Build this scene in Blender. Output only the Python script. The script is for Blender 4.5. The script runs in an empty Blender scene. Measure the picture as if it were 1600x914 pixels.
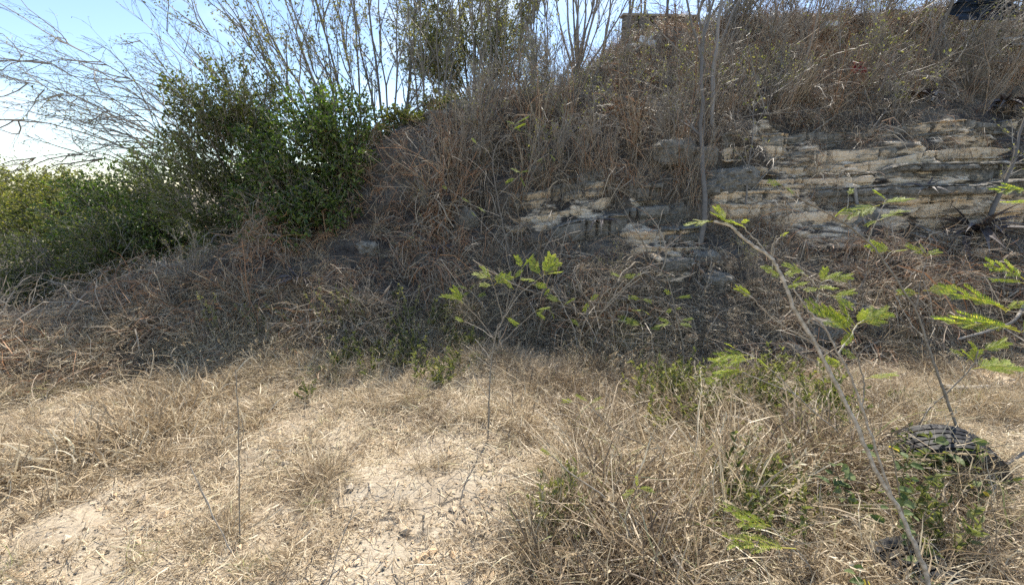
import bpy, bmesh, math, random
import numpy as np
from mathutils import Vector, Matrix, Euler
from mathutils.bvhtree import BVHTree

rng = np.random.default_rng(7)
random.seed(7)
SC = bpy.context.scene
COL = SC.collection
R = math.radians

# ------------------------------------------------------------------ camera, sky, sun, exposure
CAM_H, PITCH, FPX = 1.6, R(14.0), 640.0
cam_data = bpy.data.cameras.new('camera')
cam_data.sensor_width = 36.0
cam_data.lens = 36.0 * FPX / 1600.0
cam_data.clip_start, cam_data.clip_end = 0.05, 3000.0
cam = bpy.data.objects.new('camera', cam_data)
COL.objects.link(cam)
cam.location = (0, 0, CAM_H)
cam.rotation_euler = (R(90) - PITCH, 0, 0)
SC.camera = cam

SUN_EL, SUN_AZ = R(51), R(17)          # azimuth measured from +Y towards +X
sun_dir = Vector((math.sin(SUN_AZ) * math.cos(SUN_EL), math.cos(SUN_AZ) * math.cos(SUN_EL), math.sin(SUN_EL)))
sun_data = bpy.data.lights.new('sun', 'SUN')
sun_data.energy, sun_data.angle, sun_data.color = 4.6, R(0.53), (1.0, 0.93, 0.82)
sun = bpy.data.objects.new('sun', sun_data)
COL.objects.link(sun)
sun.rotation_euler = sun_dir.to_track_quat('Z', 'Y').to_euler()

world = bpy.data.worlds.new('World')
SC.world = world
world.use_nodes = True
nt = world.node_tree
nt.nodes.clear()
wo = nt.nodes.new('ShaderNodeOutputWorld')
bg = nt.nodes.new('ShaderNodeBackground')
bg.inputs['Strength'].default_value = 0.12
sky = nt.nodes.new('ShaderNodeTexSky')
sky.sky_type = 'NISHITA'
sky.sun_disc = False
sky.sun_elevation, sky.sun_rotation = SUN_EL, SUN_AZ
sky.air_density, sky.dust_density, sky.ozone_density = 1.0, 0.3, 2.0
tc = nt.nodes.new('ShaderNodeTexCoord')
mp = nt.nodes.new('ShaderNodeMapping')
mp.inputs['Scale'].default_value = (1.0, 1.0, 2.2)
mp.inputs['Rotation'].default_value = (0.0, R(25), R(20))
nz = nt.nodes.new('ShaderNodeTexNoise')
nz.inputs['Scale'].default_value = 2.3
nz.inputs['Detail'].default_value = 7
nz.inputs['Roughness'].default_value = 0.55
nz.inputs['Distortion'].default_value = 0.35
cr = nt.nodes.new('ShaderNodeValToRGB')
cr.color_ramp.elements[0].position = 0.51
cr.color_ramp.elements[1].position = 0.80
mx = nt.nodes.new('ShaderNodeMix')
mx.data_type = 'RGBA'
mx.inputs[7].default_value = (5.4, 5.6, 5.9, 1)
nt.links.new(tc.outputs['Generated'], mp.inputs['Vector'])
nt.links.new(mp.outputs['Vector'], nz.inputs['Vector'])
nt.links.new(nz.outputs['Fac'], cr.inputs['Fac'])
nt.links.new(cr.outputs['Color'], mx.inputs[0])
nt.links.new(sky.outputs['Color'], mx.inputs[6])
nt.links.new(mx.outputs[2], bg.inputs['Color'])
nt.links.new(bg.outputs['Background'], wo.inputs['Surface'])

SC.view_settings.view_transform = 'Standard'
SC.view_settings.look = 'None'
SC.view_settings.exposure = 1.03
SC.cycles.use_denoising = False
SC.cycles.max_bounces = 5
SC.cycles.diffuse_bounces = 2
SC.cycles.glossy_bounces = 2
SC.cycles.transmission_bounces = 4
SC.view_settings.gamma = 1.0

# ------------------------------------------------------------------ helpers
CP, SP = math.cos(PITCH), math.sin(PITCH)
CAM = np.array([0, 0, CAM_H])

def ray(u, v):
    xr, zc = (u - 800) / FPX, -(v - 457) / FPX
    return np.array([xr, CP + zc * SP, -SP + zc * CP])

def at(u, v, y):
    """world point seen in direction (u, v) of the photograph at distance y ahead"""
    d = ray(u, v)
    return CAM + d * (y / d[1])

def depth_of(p):
    return p[..., 1] * CP - (p[..., 2] - CAM_H) * SP

def hash3(ix, iy, iz, seed):
    n = (ix * 374761393 + iy * 668265263 + iz * 2147483647 + seed * 974634777) & 0xffffffff
    n = ((n ^ (n >> 13)) * 1274126177) & 0xffffffff
    n = ((n ^ (n >> 16)) * 2246822519) & 0xffffffff
    return ((n ^ (n >> 15)) & 0xffff) / 65535.0

def vnoise(p, seed=0):
    p = np.asarray(p, float)
    i = np.floor(p).astype(np.int64)
    f = p - i
    f = f * f * (3 - 2 * f)
    out = 0
    for dx in (0, 1):
        for dy in (0, 1):
            for dz in (0, 1):
                w = (f[..., 0] if dx else 1 - f[..., 0]) * (f[..., 1] if dy else 1 - f[..., 1]) * (f[..., 2] if dz else 1 - f[..., 2])
                out = out + w * hash3(i[..., 0] + dx, i[..., 1] + dy, i[..., 2] + dz, seed)
    return out

def fbm(p, octv=4, seed=0, gain=0.5):
    p = np.asarray(p, float)
    a, s, t = 1.0, 0.0, 0.0
    for o in range(octv):
        s = s + a * vnoise(p * (2.03 ** o) + 17.3 * o, seed + o)
        t += a
        a *= gain
    return s / t

def sst(a, b, x):
    t = np.clip((x - a) / (b - a), 0, 1)
    return t * t * (3 - 2 * t)

def norm(v):
    return v / np.maximum(np.linalg.norm(v, axis=-1, keepdims=True), 1e-9)

class MB:
    """collects vertices and faces with a per-vertex value 'v'; build() makes ONE mesh"""
    def __init__(self):
        self.V, self.Q, self.T, self.A, self.n = [], [], [], [], 0
    def add(self, V, Q=None, T=None, a=0.5):
        V = np.asarray(V, float).reshape(-1, 3)
        if Q is not None and len(Q): self.Q.append(np.asarray(Q, np.int64) + self.n)
        if T is not None and len(T): self.T.append(np.asarray(T, np.int64) + self.n)
        self.V.append(V)
        self.A.append(np.broadcast_to(np.asarray(a, float), (len(V),)))
        self.n += len(V)
    def tubes(self, P, Rad, sides=4, a=0.5):
        """P (M,n,3) centre lines, Rad (M,n) radii"""
        P = np.asarray(P, float); Rad = np.asarray(Rad, float)
        if P.ndim == 2: P, Rad = P[None], Rad[None]
        M, n, _ = P.shape
        if M == 0: return
        Tn = norm(np.gradient(P, axis=1))
        ref = np.where(np.abs(norm(P[:, -1] - P[:, 0])[:, 2:3]) > 0.8, np.array([[1.0, 0.13, 0.0]]), np.array([[0.0, 0.1, 1.0]]))[:, None, :]
        B1 = norm(np.cross(Tn, ref)); B2 = np.cross(Tn, B1)
        th = np.arange(sides) * 2 * math.pi / sides
        ring = B1[:, :, None, :] * np.cos(th)[None, None, :, None] + B2[:, :, None, :] * np.sin(th)[None, None, :, None]
        V = P[:, :, None, :] + ring * Rad[:, :, None, None]
        base = (np.arange(M) * n * sides)[:, None, None]
        i = np.arange(n - 1)[None, :, None] * sides
        j = np.arange(sides)[None, None, :]
        j2 = (j + 1) % sides
        Q = np.stack([base + i + j, base + i + j2, base + i + sides + j2, base + i + sides + j], -1).reshape(-1, 4)
        a = np.asarray(a, float)
        if a.ndim == 1: a = np.repeat(a, n * sides)
        self.add(V, Q, None, a)
    def ribbons(self, P, W, side, a=0.5):
        """flat blades: P (M,n,3), W (M,n) half widths, side (M,3)"""
        M, n, _ = P.shape
        s = side[:, None, :] * W[:, :, None]
        V = np.stack([P - s, P + s], 2)
        base = (np.arange(M) * n * 2)[:, None]
        i = np.arange(n - 1)[None, :] * 2
        Q = np.stack([base + i, base + i + 1, base + i + 3, base + i + 2], -1).reshape(-1, 4)
        a = np.asarray(a, float)
        if a.ndim == 1: a = np.repeat(a, n * 2)
        self.add(V, Q, None, a)
    def leaves(self, P, D, N, L, W, a=0.5, fold=0.25):
        """folded pointed leaves: 6 vertices, 2 quads"""
        M = len(P)
        if M == 0: return
        D = norm(D); S = norm(np.cross(D, N)); Nn = np.cross(S, D)
        L = np.broadcast_to(L, (M,))[:, None]; W = np.broadcast_to(W, (M,))[:, None]
        b = P; tip = P + D * L - Nn * L * 0.12
        l1 = P + D * L * 0.3 + S * W * 0.5 + Nn * W * fold; l2 = P + D * L * 0.7 + S * W * 0.4 + Nn * W * fold * .6
        r1 = P + D * L * 0.3 - S * W * 0.5 + Nn * W * fold; r2 = P + D * L * 0.7 - S * W * 0.4 + Nn * W * fold * .6
        V = np.stack([b, l1, l2, tip, r2, r1], 1)
        o = (np.arange(M) * 6)[:, None]
        Q = np.concatenate([o + np.array([0, 3, 2, 1]), o + np.array([0, 5, 4, 3])])
        a = np.asarray(a, float)
        if a.ndim == 1: a = np.repeat(a, 6)
        self.add(V, Q, None, a)
    def mesh(self, name, mat=None, smooth=False):
        me = bpy.data.meshes.new(name)
        if self.n == 0: return me
        V = np.concatenate(self.V); A = np.concatenate(self.A)
        nq = sum(len(q) for q in self.Q); ntr = sum(len(t) for t in self.T)
        loops = np.concatenate([q.ravel() for q in self.Q] + [t.ravel() for t in self.T]).astype(np.int32)
        tot = np.concatenate([np.full(nq, 4), np.full(ntr, 3)]).astype(np.int32)
        start = np.concatenate([[0], np.cumsum(tot)[:-1]]).astype(np.int32)
        me.vertices.add(len(V)); me.vertices.foreach_set('co', V.astype(np.float32).ravel())
        me.loops.add(len(loops)); me.loops.foreach_set('vertex_index', loops)
        me.polygons.add(len(tot)); me.polygons.foreach_set('loop_start', start)
        try: me.polygons.foreach_set('loop_total', tot)
        except Exception: pass
        me.polygons.foreach_set('use_smooth', np.full(len(tot), smooth))
        at_ = me.attributes.new('v', 'FLOAT', 'POINT'); at_.data.foreach_set('value', A.astype(np.float32))
        if mat: me.materials.append(mat)
        me.update(calc_edges=True)
        return me
    def build(self, name, mat=None, parent=None, smooth=False, loc=None):
        me = self.mesh(name, mat, smooth)
        o = bpy.data.objects.new(name, me)
        COL.objects.link(o)
        if parent is not None:
            o.parent = parent
            o.matrix_parent_inverse = Matrix.Translation(-Vector(parent.location))
        return o

def tag(o, label=None, cat=None, group=None, kind=None):
    if label: o['label'] = label
    if cat: o['category'] = cat
    if group: o['group'] = group
    if kind: o['kind'] = kind
    return o

def thing(name, label, cat, loc=(0, 0, 0), group=None):
    o = bpy.data.objects.new(name, None)
    o.empty_display_size = 0.1
    COL.objects.link(o)
    o.location = Vector([float(c) for c in loc])
    return tag(o, label, cat, group)

# ------------------------------------------------------------------ materials
def new_mat(name):
    m = bpy.data.materials.new(name); m.use_nodes = True
    m.node_tree.nodes.clear()
    return m, m.node_tree.nodes, m.node_tree.links

def ramp(nodes, cols):
    r = nodes.new('ShaderNodeValToRGB')
    e = r.color_ramp.elements
    while len(e) < len(cols): e.new(0.5)
    for k, c in enumerate(cols):
        e[k].position = c[0]; e[k].color = (*c[1], 1)
    return r

def plant_mat(name, cols, trans=0.35, spec=0.25, rough=0.55, tint_w=0.0, noise=0.25, nscale=9.0, tcol=None):
    """leaf / straw / bark: colour from the per-piece value 'v' (and, for scattered pieces, the patch value 'tint')"""
    m, N, L = new_mat(name)
    out = N.new('ShaderNodeOutputMaterial')
    av = N.new('ShaderNodeAttribute'); av.attribute_name = 'v'
    val = av.outputs['Fac']
    def math_(op, a, b):
        n = N.new('ShaderNodeMath'); n.operation = op
        for k, x in enumerate((a, b)):
            if isinstance(x, (int, float)): n.inputs[k].default_value = x
            else: L.new(x, n.inputs[k])
        return n.outputs[0]
    if tint_w > 0:
        ti = N.new('ShaderNodeAttribute'); ti.attribute_type = 'INSTANCER'; ti.attribute_name = 'tint'
        val = math_('ADD', math_('MULTIPLY', val, 1 - tint_w), math_('MULTIPLY', ti.outputs['Fac'], tint_w))
    if noise > 0:
        g = N.new('ShaderNodeNewGeometry')
        nz_ = N.new('ShaderNodeTexNoise'); nz_.inputs['Scale'].default_value = nscale; nz_.inputs['Detail'].default_value = 3
        L.new(g.outputs['Position'], nz_.inputs['Vector'])
        val = math_('ADD', val, math_('MULTIPLY', math_('SUBTRACT', nz_.outputs['Fac'], 0.5), noise * 2))
    r = ramp(N, cols)
    L.new(val, r.inputs['Fac'])
    p = N.new('ShaderNodeBsdfPrincipled')
    p.inputs['Roughness'].default_value = rough
    p.inputs['Specular IOR Level'].default_value = spec
    L.new(r.outputs['Color'], p.inputs['Base Color'])
    if trans > 0:
        t = N.new('ShaderNodeBsdfTranslucent')
        if tcol:
            mxc = N.new('ShaderNodeMix'); mxc.data_type = 'RGBA'; mxc.blend_type = 'MULTIPLY'
            mxc.inputs[0].default_value = 1.0
            mxc.inputs[7].default_value = (*tcol, 1)
            L.new(r.outputs['Color'], mxc.inputs[6]); L.new(mxc.outputs[2], t.inputs['Color'])
        else:
            L.new(r.outputs['Color'], t.inputs['Color'])
        mix = N.new('ShaderNodeMixShader'); mix.inputs[0].default_value = trans
        L.new(p.outputs[0], mix.inputs[1]); L.new(t.outputs[0], mix.inputs[2])
        L.new(mix.outputs[0], out.inputs['Surface'])
    else:
        L.new(p.outputs[0], out.inputs['Surface'])
    return m

def stone_mat(name, pale, grey, use_attr=True, scale=3.0, bump=0.8):
    """limestone: fresh cream stone and a grey weathered crust in sheets along the bedding"""
    m, N, L = new_mat(name)
    out = N.new('ShaderNodeOutputMaterial')
    p = N.new('ShaderNodeBsdfPrincipled')
    p.inputs['Roughness'].default_value = 0.9; p.inputs['Specular IOR Level'].default_value = 0.15
    g = N.new('ShaderNodeNewGeometry')
    mp_ = N.new('ShaderNodeMapping'); mp_.inputs['Scale'].default_value = (1, 1, 5); mp_.inputs['Rotation'].default_value = (0, R(4), 0)
    L.new(g.outputs['Position'], mp_.inputs['Vector'])
    n1 = N.new('ShaderNodeTexNoise'); n1.inputs['Scale'].default_value = scale; n1.inputs['Detail'].default_value = 8; n1.inputs['Roughness'].default_value = 0.65
    n2 = N.new('ShaderNodeTexNoise'); n2.inputs['Scale'].default_value = 14; n2.inputs['Detail'].default_value = 6; n2.inputs['Roughness'].default_value = 0.7
    L.new(mp_.outputs[0], n1.inputs['Vector']); L.new(g.outputs['Position'], n2.inputs['Vector'])
    rp = ramp(N, pale); rg = ramp(N, grey)
    L.new(n1.outputs['Fac'], rp.inputs['Fac']); L.new(n2.outputs['Fac'], rg.inputs['Fac'])
    mix = N.new('ShaderNodeMix'); mix.data_type = 'RGBA'
    L.new(rp.outputs[0], mix.inputs[6]); L.new(rg.outputs[0], mix.inputs[7])
    av = N.new('ShaderNodeAttribute'); av.attribute_name = 'v'
    # crust where the piece value is high, broken by the noise
    a = N.new('ShaderNodeMath'); a.operation = 'ADD'
    s = N.new('ShaderNodeMath'); s.operation = 'MULTIPLY_ADD'
    L.new(n1.outputs['Fac'], s.inputs[0]); s.inputs[1].default_value = 1.6; s.inputs[2].default_value = -0.8
    L.new(av.outputs['Fac'], a.inputs[0]); L.new(s.outputs[0], a.inputs[1])
    st = ramp(N, [(0.42, (0, 0, 0)), (0.62, (1, 1, 1))])
    L.new(a.outputs[0], st.inputs['Fac'])
    L.new(st.outputs[0], mix.inputs[0])
    L.new(mix.outputs[2], p.inputs['Base Color'])
    b = N.new('ShaderNodeBump'); b.inputs['Strength'].default_value = bump; b.inputs['Distance'].default_value = 0.05
    vo = N.new('ShaderNodeTexVoronoi'); vo.feature = 'DISTANCE_TO_EDGE'; vo.inputs['Scale'].default_value = 3.2
    wp = N.new('ShaderNodeMixRGB'); wp.inputs[0].default_value = .12
    L.new(mp_.outputs[0], wp.inputs[1]); L.new(n2.outputs['Color'], wp.inputs[2]); L.new(wp.outputs[0], vo.inputs['Vector'])
    ck = ramp(N, [(0.0, (.4, .37, .32)), (0.025, (1, 1, 1))]); L.new(vo.outputs['Distance'], ck.inputs['Fac'])
    n3 = N.new('ShaderNodeTexNoise'); n3.inputs['Scale'].default_value = 60; n3.inputs['Detail'].default_value = 4; n3.inputs['Roughness'].default_value = .8
    L.new(g.outputs['Position'], n3.inputs['Vector'])
    pit = ramp(N, [(0.30, (.72, .70, .66)), (0.44, (1, 1, 1))]); L.new(n3.outputs['Fac'], pit.inputs['Fac'])
    m1 = N.new('ShaderNodeMix'); m1.data_type = 'RGBA'; m1.blend_type = 'MULTIPLY'; m1.inputs[0].default_value = 1
    m2 = N.new('ShaderNodeMix'); m2.data_type = 'RGBA'; m2.blend_type = 'MULTIPLY'; m2.inputs[0].default_value = 1
    L.new(mix.outputs[2], m1.inputs[6]); L.new(ck.outputs[0], m1.inputs[7]); L.new(m1.outputs[2], m2.inputs[6]); L.new(pit.outputs[0], m2.inputs[7])
    L.new(m2.outputs[2], p.inputs['Base Color'])
    ad0 = N.new('ShaderNodeMath'); ad0.operation = 'MULTIPLY_ADD'; ad0.inputs[1].default_value = .6
    L.new(n3.outputs['Fac'], ad0.inputs[0]); L.new(n1.outputs['Fac'], ad0.inputs[2])
    ad = N.new('ShaderNodeMath'); ad.operation = 'ADD'
    L.new(ad0.outputs[0], ad.inputs[0]); L.new(n2.outputs['Fac'], ad.inputs[1])
    L.new(ad.outputs[0], b.inputs['Height']); L.new(b.outputs[0], p.inputs['Normal'])
    L.new(p.outputs[0], out.inputs['Surface'])
    return m

def plain_mat(name, col, rough=0.7, spec=0.3, noise=0.15, nscale=12, bump=0.0):
    m, N, L = new_mat(name)
    out = N.new('ShaderNodeOutputMaterial')
    p = N.new('ShaderNodeBsdfPrincipled')
    p.inputs['Roughness'].default_value = rough; p.inputs['Specular IOR Level'].default_value = spec
    tcn = N.new('ShaderNodeTexCoord')
    nz_ = N.new('ShaderNodeTexNoise'); nz_.inputs['Scale'].default_value = nscale; nz_.inputs['Detail'].default_value = 5
    L.new(tcn.outputs['Object'], nz_.inputs['Vector'])
    lo = tuple(max(0, c * (1 - noise * 2)) for c in col); hi = tuple(min(1, c * (1 + noise * 2)) for c in col)
    r = ramp(N, [(0.3, lo), (0.7, hi)])
    L.new(nz_.outputs['Fac'], r.inputs['Fac']); L.new(r.outputs[0], p.inputs['Base Color'])
    if bump:
        b = N.new('ShaderNodeBump'); b.inputs['Strength'].default_value = bump; b.inputs['Distance'].default_value = 0.02
        L.new(nz_.outputs['Fac'], b.inputs['Height']); L.new(b.outputs[0], p.inputs['Normal'])
    L.new(p.outputs[0], out.inputs['Surface'])
    return m

def ground_mat():
    m, N, L = new_mat('sandy_soil')
    out = N.new('ShaderNodeOutputMaterial')
    p = N.new('ShaderNodeBsdfPrincipled'); p.inputs['Roughness'].default_value = 0.95; p.inputs['Specular IOR Level'].default_value = 0.1
    g = N.new('ShaderNodeNewGeometry')
    n1 = N.new('ShaderNodeTexNoise'); n1.inputs['Scale'].default_value = 1.7; n1.inputs['Detail'].default_value = 8; n1.inputs['Roughness'].default_value = 0.65
    n2 = N.new('ShaderNodeTexNoise'); n2.inputs['Scale'].default_value = 38; n2.inputs['Detail'].default_value = 6; n2.inputs['Roughness'].default_value = 0.75
    for n in (n1, n2): L.new(g.outputs['Position'], n.inputs['Vector'])
    r1 = ramp(N, [(0.3, (0.38, 0.31, 0.225)), (0.5, (0.50, 0.43, 0.325)), (0.7, (0.61, 0.545, 0.43))])
    r2 = ramp(N, [(0.3, (0.45, 0.42, 0.4)), (0.5, (0.9, 0.88, 0.86)), (0.75, (1.1, 1.1, 1.1))])
    L.new(n1.outputs['Fac'], r1.inputs['Fac']); L.new(n2.outputs['Fac'], r2.inputs['Fac'])
    mix = N.new('ShaderNodeMix'); mix.data_type = 'RGBA'; mix.blend_type = 'MULTIPLY'; mix.inputs[0].default_value = 1
    L.new(r1.outputs[0], mix.inputs[6]); L.new(r2.outputs[0], mix.inputs[7])
    # humus under the thick growth, darkened further as painted shade between the blades
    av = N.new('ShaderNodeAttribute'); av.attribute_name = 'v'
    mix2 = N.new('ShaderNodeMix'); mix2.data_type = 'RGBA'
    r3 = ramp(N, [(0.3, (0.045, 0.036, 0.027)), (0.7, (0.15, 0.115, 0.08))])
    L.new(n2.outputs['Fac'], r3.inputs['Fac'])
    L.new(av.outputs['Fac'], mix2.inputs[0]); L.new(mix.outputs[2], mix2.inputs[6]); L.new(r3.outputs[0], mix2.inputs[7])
    L.new(mix2.outputs[2], p.inputs['Base Color'])
    b = N.new('ShaderNodeBump'); b.inputs['Strength'].default_value = 0.7; b.inputs['Distance'].default_value = 0.03
    L.new(n2.outputs['Fac'], b.inputs['Height']); L.new(b.outputs[0], p.inputs['Normal'])
    L.new(p.outputs[0], out.inputs['Surface'])
    return m

M_ground = ground_mat()
PALE = [(0.25, (0.62, 0.39, 0.21)), (0.42, (0.84, 0.63, 0.40)), (0.58, (0.90, 0.74, 0.54)), (0.8, (0.82, 0.71, 0.57))]
GREY = [(0.25, (0.10, 0.092, 0.078)), (0.5, (0.26, 0.24, 0.20)), (0.75, (0.46, 0.425, 0.36))]
M_stone = stone_mat('weathered_limestone', PALE, GREY)
SOILP = [(0.3, (0.10, 0.085, 0.065)), (0.7, (0.22, 0.19, 0.155))]
SOILG = [(0.3, (0.045, 0.04, 0.035)), (0.7, (0.12, 0.10, 0.085))]
M_bank = stone_mat('bank_soil', SOILP, SOILG, scale=2.0)
def add_bare_stone(m):
    """bare limestone shows through the soil where the vertex value 'rock' is high"""
    N, L = m.node_tree.nodes, m.node_tree.links
    p = next(n for n in N if n.type == 'BSDF_PRINCIPLED')
    old = p.inputs['Base Color'].links[0].from_socket
    g = N.new('ShaderNodeNewGeometry')
    mp_ = N.new('ShaderNodeMapping'); mp_.inputs['Scale'].default_value = (1, 1, 4); mp_.inputs['Rotation'].default_value = (0, R(-7), 0)
    n1 = N.new('ShaderNodeTexNoise'); n1.inputs['Scale'].default_value = 5; n1.inputs['Detail'].default_value = 8; n1.inputs['Roughness'].default_value = .6
    L.new(g.outputs['Position'], mp_.inputs['Vector']); L.new(mp_.outputs[0], n1.inputs['Vector'])
    r = ramp(N, PALE); L.new(n1.outputs['Fac'], r.inputs['Fac'])
    av = N.new('ShaderNodeAttribute'); av.attribute_name = 'rock'
    ma = N.new('ShaderNodeMath'); ma.operation = 'MULTIPLY_ADD'; L.new(n1.outputs['Fac'], ma.inputs[0]); ma.inputs[1].default_value = 1.3; ma.inputs[2].default_value = -.65
    ad = N.new('ShaderNodeMath'); ad.operation = 'ADD'; L.new(ma.outputs[0], ad.inputs[0]); L.new(av.outputs['Fac'], ad.inputs[1])
    st = ramp(N, [(0.5, (0, 0, 0)), (0.68, (1, 1, 1))]); L.new(ad.outputs[0], st.inputs['Fac'])
    mix = N.new('ShaderNodeMix'); mix.data_type = 'RGBA'
    L.new(st.outputs[0], mix.inputs[0]); L.new(old, mix.inputs[6]); L.new(r.outputs[0], mix.inputs[7])
    L.new(mix.outputs[2], p.inputs['Base Color'])
add_bare_stone(M_bank)
M_bark = plant_mat('grey_bark', [(0.0, (0.10, 0.085, 0.07)), (0.5, (0.20, 0.175, 0.145)), (1.0, (0.34, 0.30, 0.25))], trans=0, noise=0.35, nscale=25)
M_bark_pale = plant_mat('pale_bark', [(0.0, (0.10, 0.08, 0.06)), (0.4, (0.20, 0.168, 0.128)), (0.7, (0.29, 0.25, 0.195)), (1.0, (0.48, 0.43, 0.36))], trans=0, noise=0.6, nscale=55)
M_twig = plant_mat('thin_twigs', [(0.0, (0.13, 0.11, 0.09)), (0.5, (0.25, 0.22, 0.18)), (1.0, (0.40, 0.36, 0.30))], trans=0, noise=0.2)
M_vine = plant_mat('dry_vine', [(0.0, (0.075, 0.058, 0.042)), (0.18, (0.20, 0.163, 0.12)), (0.34, (0.39, 0.328, 0.245)), (0.46, (0.45, 0.375, 0.275)), (0.56, (0.33, 0.175, 0.095)), (0.76, (0.46, 0.27, 0.15)), (0.88, (0.56, 0.40, 0.235)), (1.0, (0.58, 0.48, 0.31))],
                   trans=0.15, tint_w=0.5, noise=0.1)
M_straw = plant_mat('dry_straw', [(0.0, (0.14, 0.10, 0.065)), (0.2, (0.30, 0.225, 0.14)), (0.42, (0.48, 0.375, 0.24)), (0.62, (0.61, 0.51, 0.345)), (0.78, (0.69, 0.61, 0.45)), (0.9, (0.42, 0.41, 0.17)), (1.0, (0.27, 0.32, 0.10))],
                   trans=0.26, spec=0.35, rough=0.45, tint_w=0.36, noise=0.16)
M_dark_leaf = plant_mat('glossy_dark_leaf', [(0.0, (0.03, 0.055, 0.015)), (0.45, (0.08, 0.12, 0.03)), (0.8, (0.18, 0.225, 0.055)), (0.95, (0.2, 0.24, 0.06)), (1.0, (0.22, 0.17, 0.09))],
                        trans=0.3, spec=0.5, rough=0.3, noise=0.15, nscale=3, tcol=(1.2, 1.6, 0.5))
M_olive_leaf = plant_mat('olive_leaf', [(0.0, (0.06, 0.075, 0.024)), (0.5, (0.135, 0.155, 0.046)), (0.8, (0.24, 0.245, 0.07)), (1.0, (0.38, 0.34, 0.09))],
                         trans=0.35, spec=0.35, rough=0.45, noise=0.2, nscale=2, tcol=(1.3, 1.4, 0.6))
M_pale_leaf = plant_mat('small_yellowish_leaf', [(0.0, (0.10, 0.115, 0.045)), (0.5, (0.19, 0.20, 0.085)), (1.0, (0.36, 0.34, 0.14))],
                        trans=0.4, spec=0.3, noise=0.15, nscale=3, tcol=(1.3, 1.3, 0.7))
M_fern_leaf = plant_mat('bright_feathery_leaf', [(0.0, (0.10, 0.16, 0.028)), (0.4, (0.21, 0.29, 0.048)), (0.8, (0.38, 0.43, 0.09)), (1.0, (0.52, 0.45, 0.14))],
                        trans=0.5, spec=0.3, noise=0.15, nscale=6, tcol=(1.5, 1.5, 0.6))
# ------------------------------------------------------------------ the setting: ground sheet and bank
def axis(lo, hi, a, b, fine, growth=1.22):
    pts = list(np.arange(a, b + 1e-6, fine))
    s = fine; x = pts[-1]
    while x < hi:
        s *= growth; x += s; pts.append(min(x, hi))
    s = fine; x = pts[0]; left = []
    while x > lo:
        s *= growth; x -= s; left.append(max(x, lo))
    return np.array(left[::-1] + pts)

def ground_z(x, y):
    p = np.stack([x, y, 0 * x], -1)
    near = np.exp(-((x ** 2 + (y - 3) ** 2) / 80.0))
    return (fbm(p * 0.9, 3, 5) - 0.5) * 0.16 * near + (fbm(p * 5.0, 3, 9) - 0.5) * 0.05 * near + (fbm(p * 22.0, 2, 19) - 0.5) * 0.022 * near

PY = np.array([3.2, 3.8, 4.04, 4.5, 4.9, 5.22, 5.42, 5.8, 6.1, 6.6, 7.4, 8.5, 9.5, 10.5, 13.0, 17.0])
PZ = np.array([-0.25, 0.0, 0.25, 0.62, 0.90, 1.15, 1.60, 1.92, 2.25, 2.72, 3.25, 3.95, 4.9, 5.4, 5.7, 5.8])
CX = np.array([-12, -7.0, -5.6, -4.7, -3.9, -3.2, -2.6, -2.0, -1.5, 0.5, 1.2, 1.8, 2.5, 5.0, 9.0, 16])
CZ = np.array([-0.3, -0.15, 0.03, 0.35, 0.70, 1.02, 1.42, 2.05, 2.65, 3.20, 3.5, 4.0, 4.55, 5.2, 5.4, 5.4])

def bank_pos(x, s):
    """s: distance ahead of the undisturbed bank profile"""
    z = np.interp(s, PY, PZ)
    zc = np.interp(x, CX, CZ)
    k = 0.12
    h = np.clip(0.5 + 0.5 * (zc - z) / k, 0, 1)
    zz = zc * (1 - h) + z * h - k * h * (1 - h)
    zz = np.where(z > zc, zz + (s - 8) * 0.02, zz)
    zz = np.where(z > zc, np.minimum(zz, z), zz)
    return zz

# where bare limestone shows (photo u, v, radius in photo pixels) -> turned into places on the bank
ROCK_ZONES = [(1200, 225, 55), (1270, 275, 70), (1170, 310, 55), (1260, 335, 70), (1350, 275, 60), (1420, 255, 60), (1500, 245, 70), (1500, 300, 80),
              (1580, 290, 60), (1480, 340, 60), (1380, 310, 60), (915, 322, 34), (850, 340, 34), (1005, 370, 40), (1040, 404, 42), (1000, 318, 32), (1070, 370, 30), (1050, 235, 28)]

def make_bank():
    xs = axis(-40, 40, -7.2, 9.6, 0.05, 1.3)
    # dense rows over the rock band
    ys = np.unique(np.concatenate([np.linspace(3.2, 4.9, 45), np.linspace(4.9, 6.4, 90), np.linspace(6.4, 11, 70), np.linspace(11, 17, 12)]))
    X, S = np.meshgrid(xs, ys)
    toe = (fbm(np.stack([X * 0.7, 0 * X, 0 * X], -1), 3, 3) - 0.5) * 0.7
    Z = bank_pos(X, S)
    Y = S + toe * np.exp(-np.maximum(Z, 0) * 0.7) + (-0.95 * sst(-1.5, -5.0, X) + 0.32 * np.exp(-((X + .5) / 1.1) ** 2)) * np.exp(-np.maximum(Z, 0) * .8)
    p = np.stack([X, Y, Z], -1)
    # gullies and lumps
    lump = (fbm(p * np.array([1.3, 1.3, 1.3]), 4, 21) - 0.5)
    Y = Y - lump * 0.9 * sst(0.1, 0.9, Z)
    Z = Z + (fbm(p * 2.4, 3, 33) - 0.5) * 0.22 * sst(0.0, 0.5, Z)
    return xs, ys, X, Y, Z

xs, ys, BX, BY, BZ = make_bank()
nyb, nxb = BX.shape
idx = np.arange(nyb * nxb).reshape(nyb, nxb)
BQ = np.stack([idx[:-1, :-1], idx[:-1, 1:], idx[1:, 1:], idx[1:, :-1]], -1).reshape(-1, 4)

def bvh_of(V, Q):
    return BVHTree.FromPolygons([tuple(v) for v in V], [tuple(int(i) for i in q) for q in Q])

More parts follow.
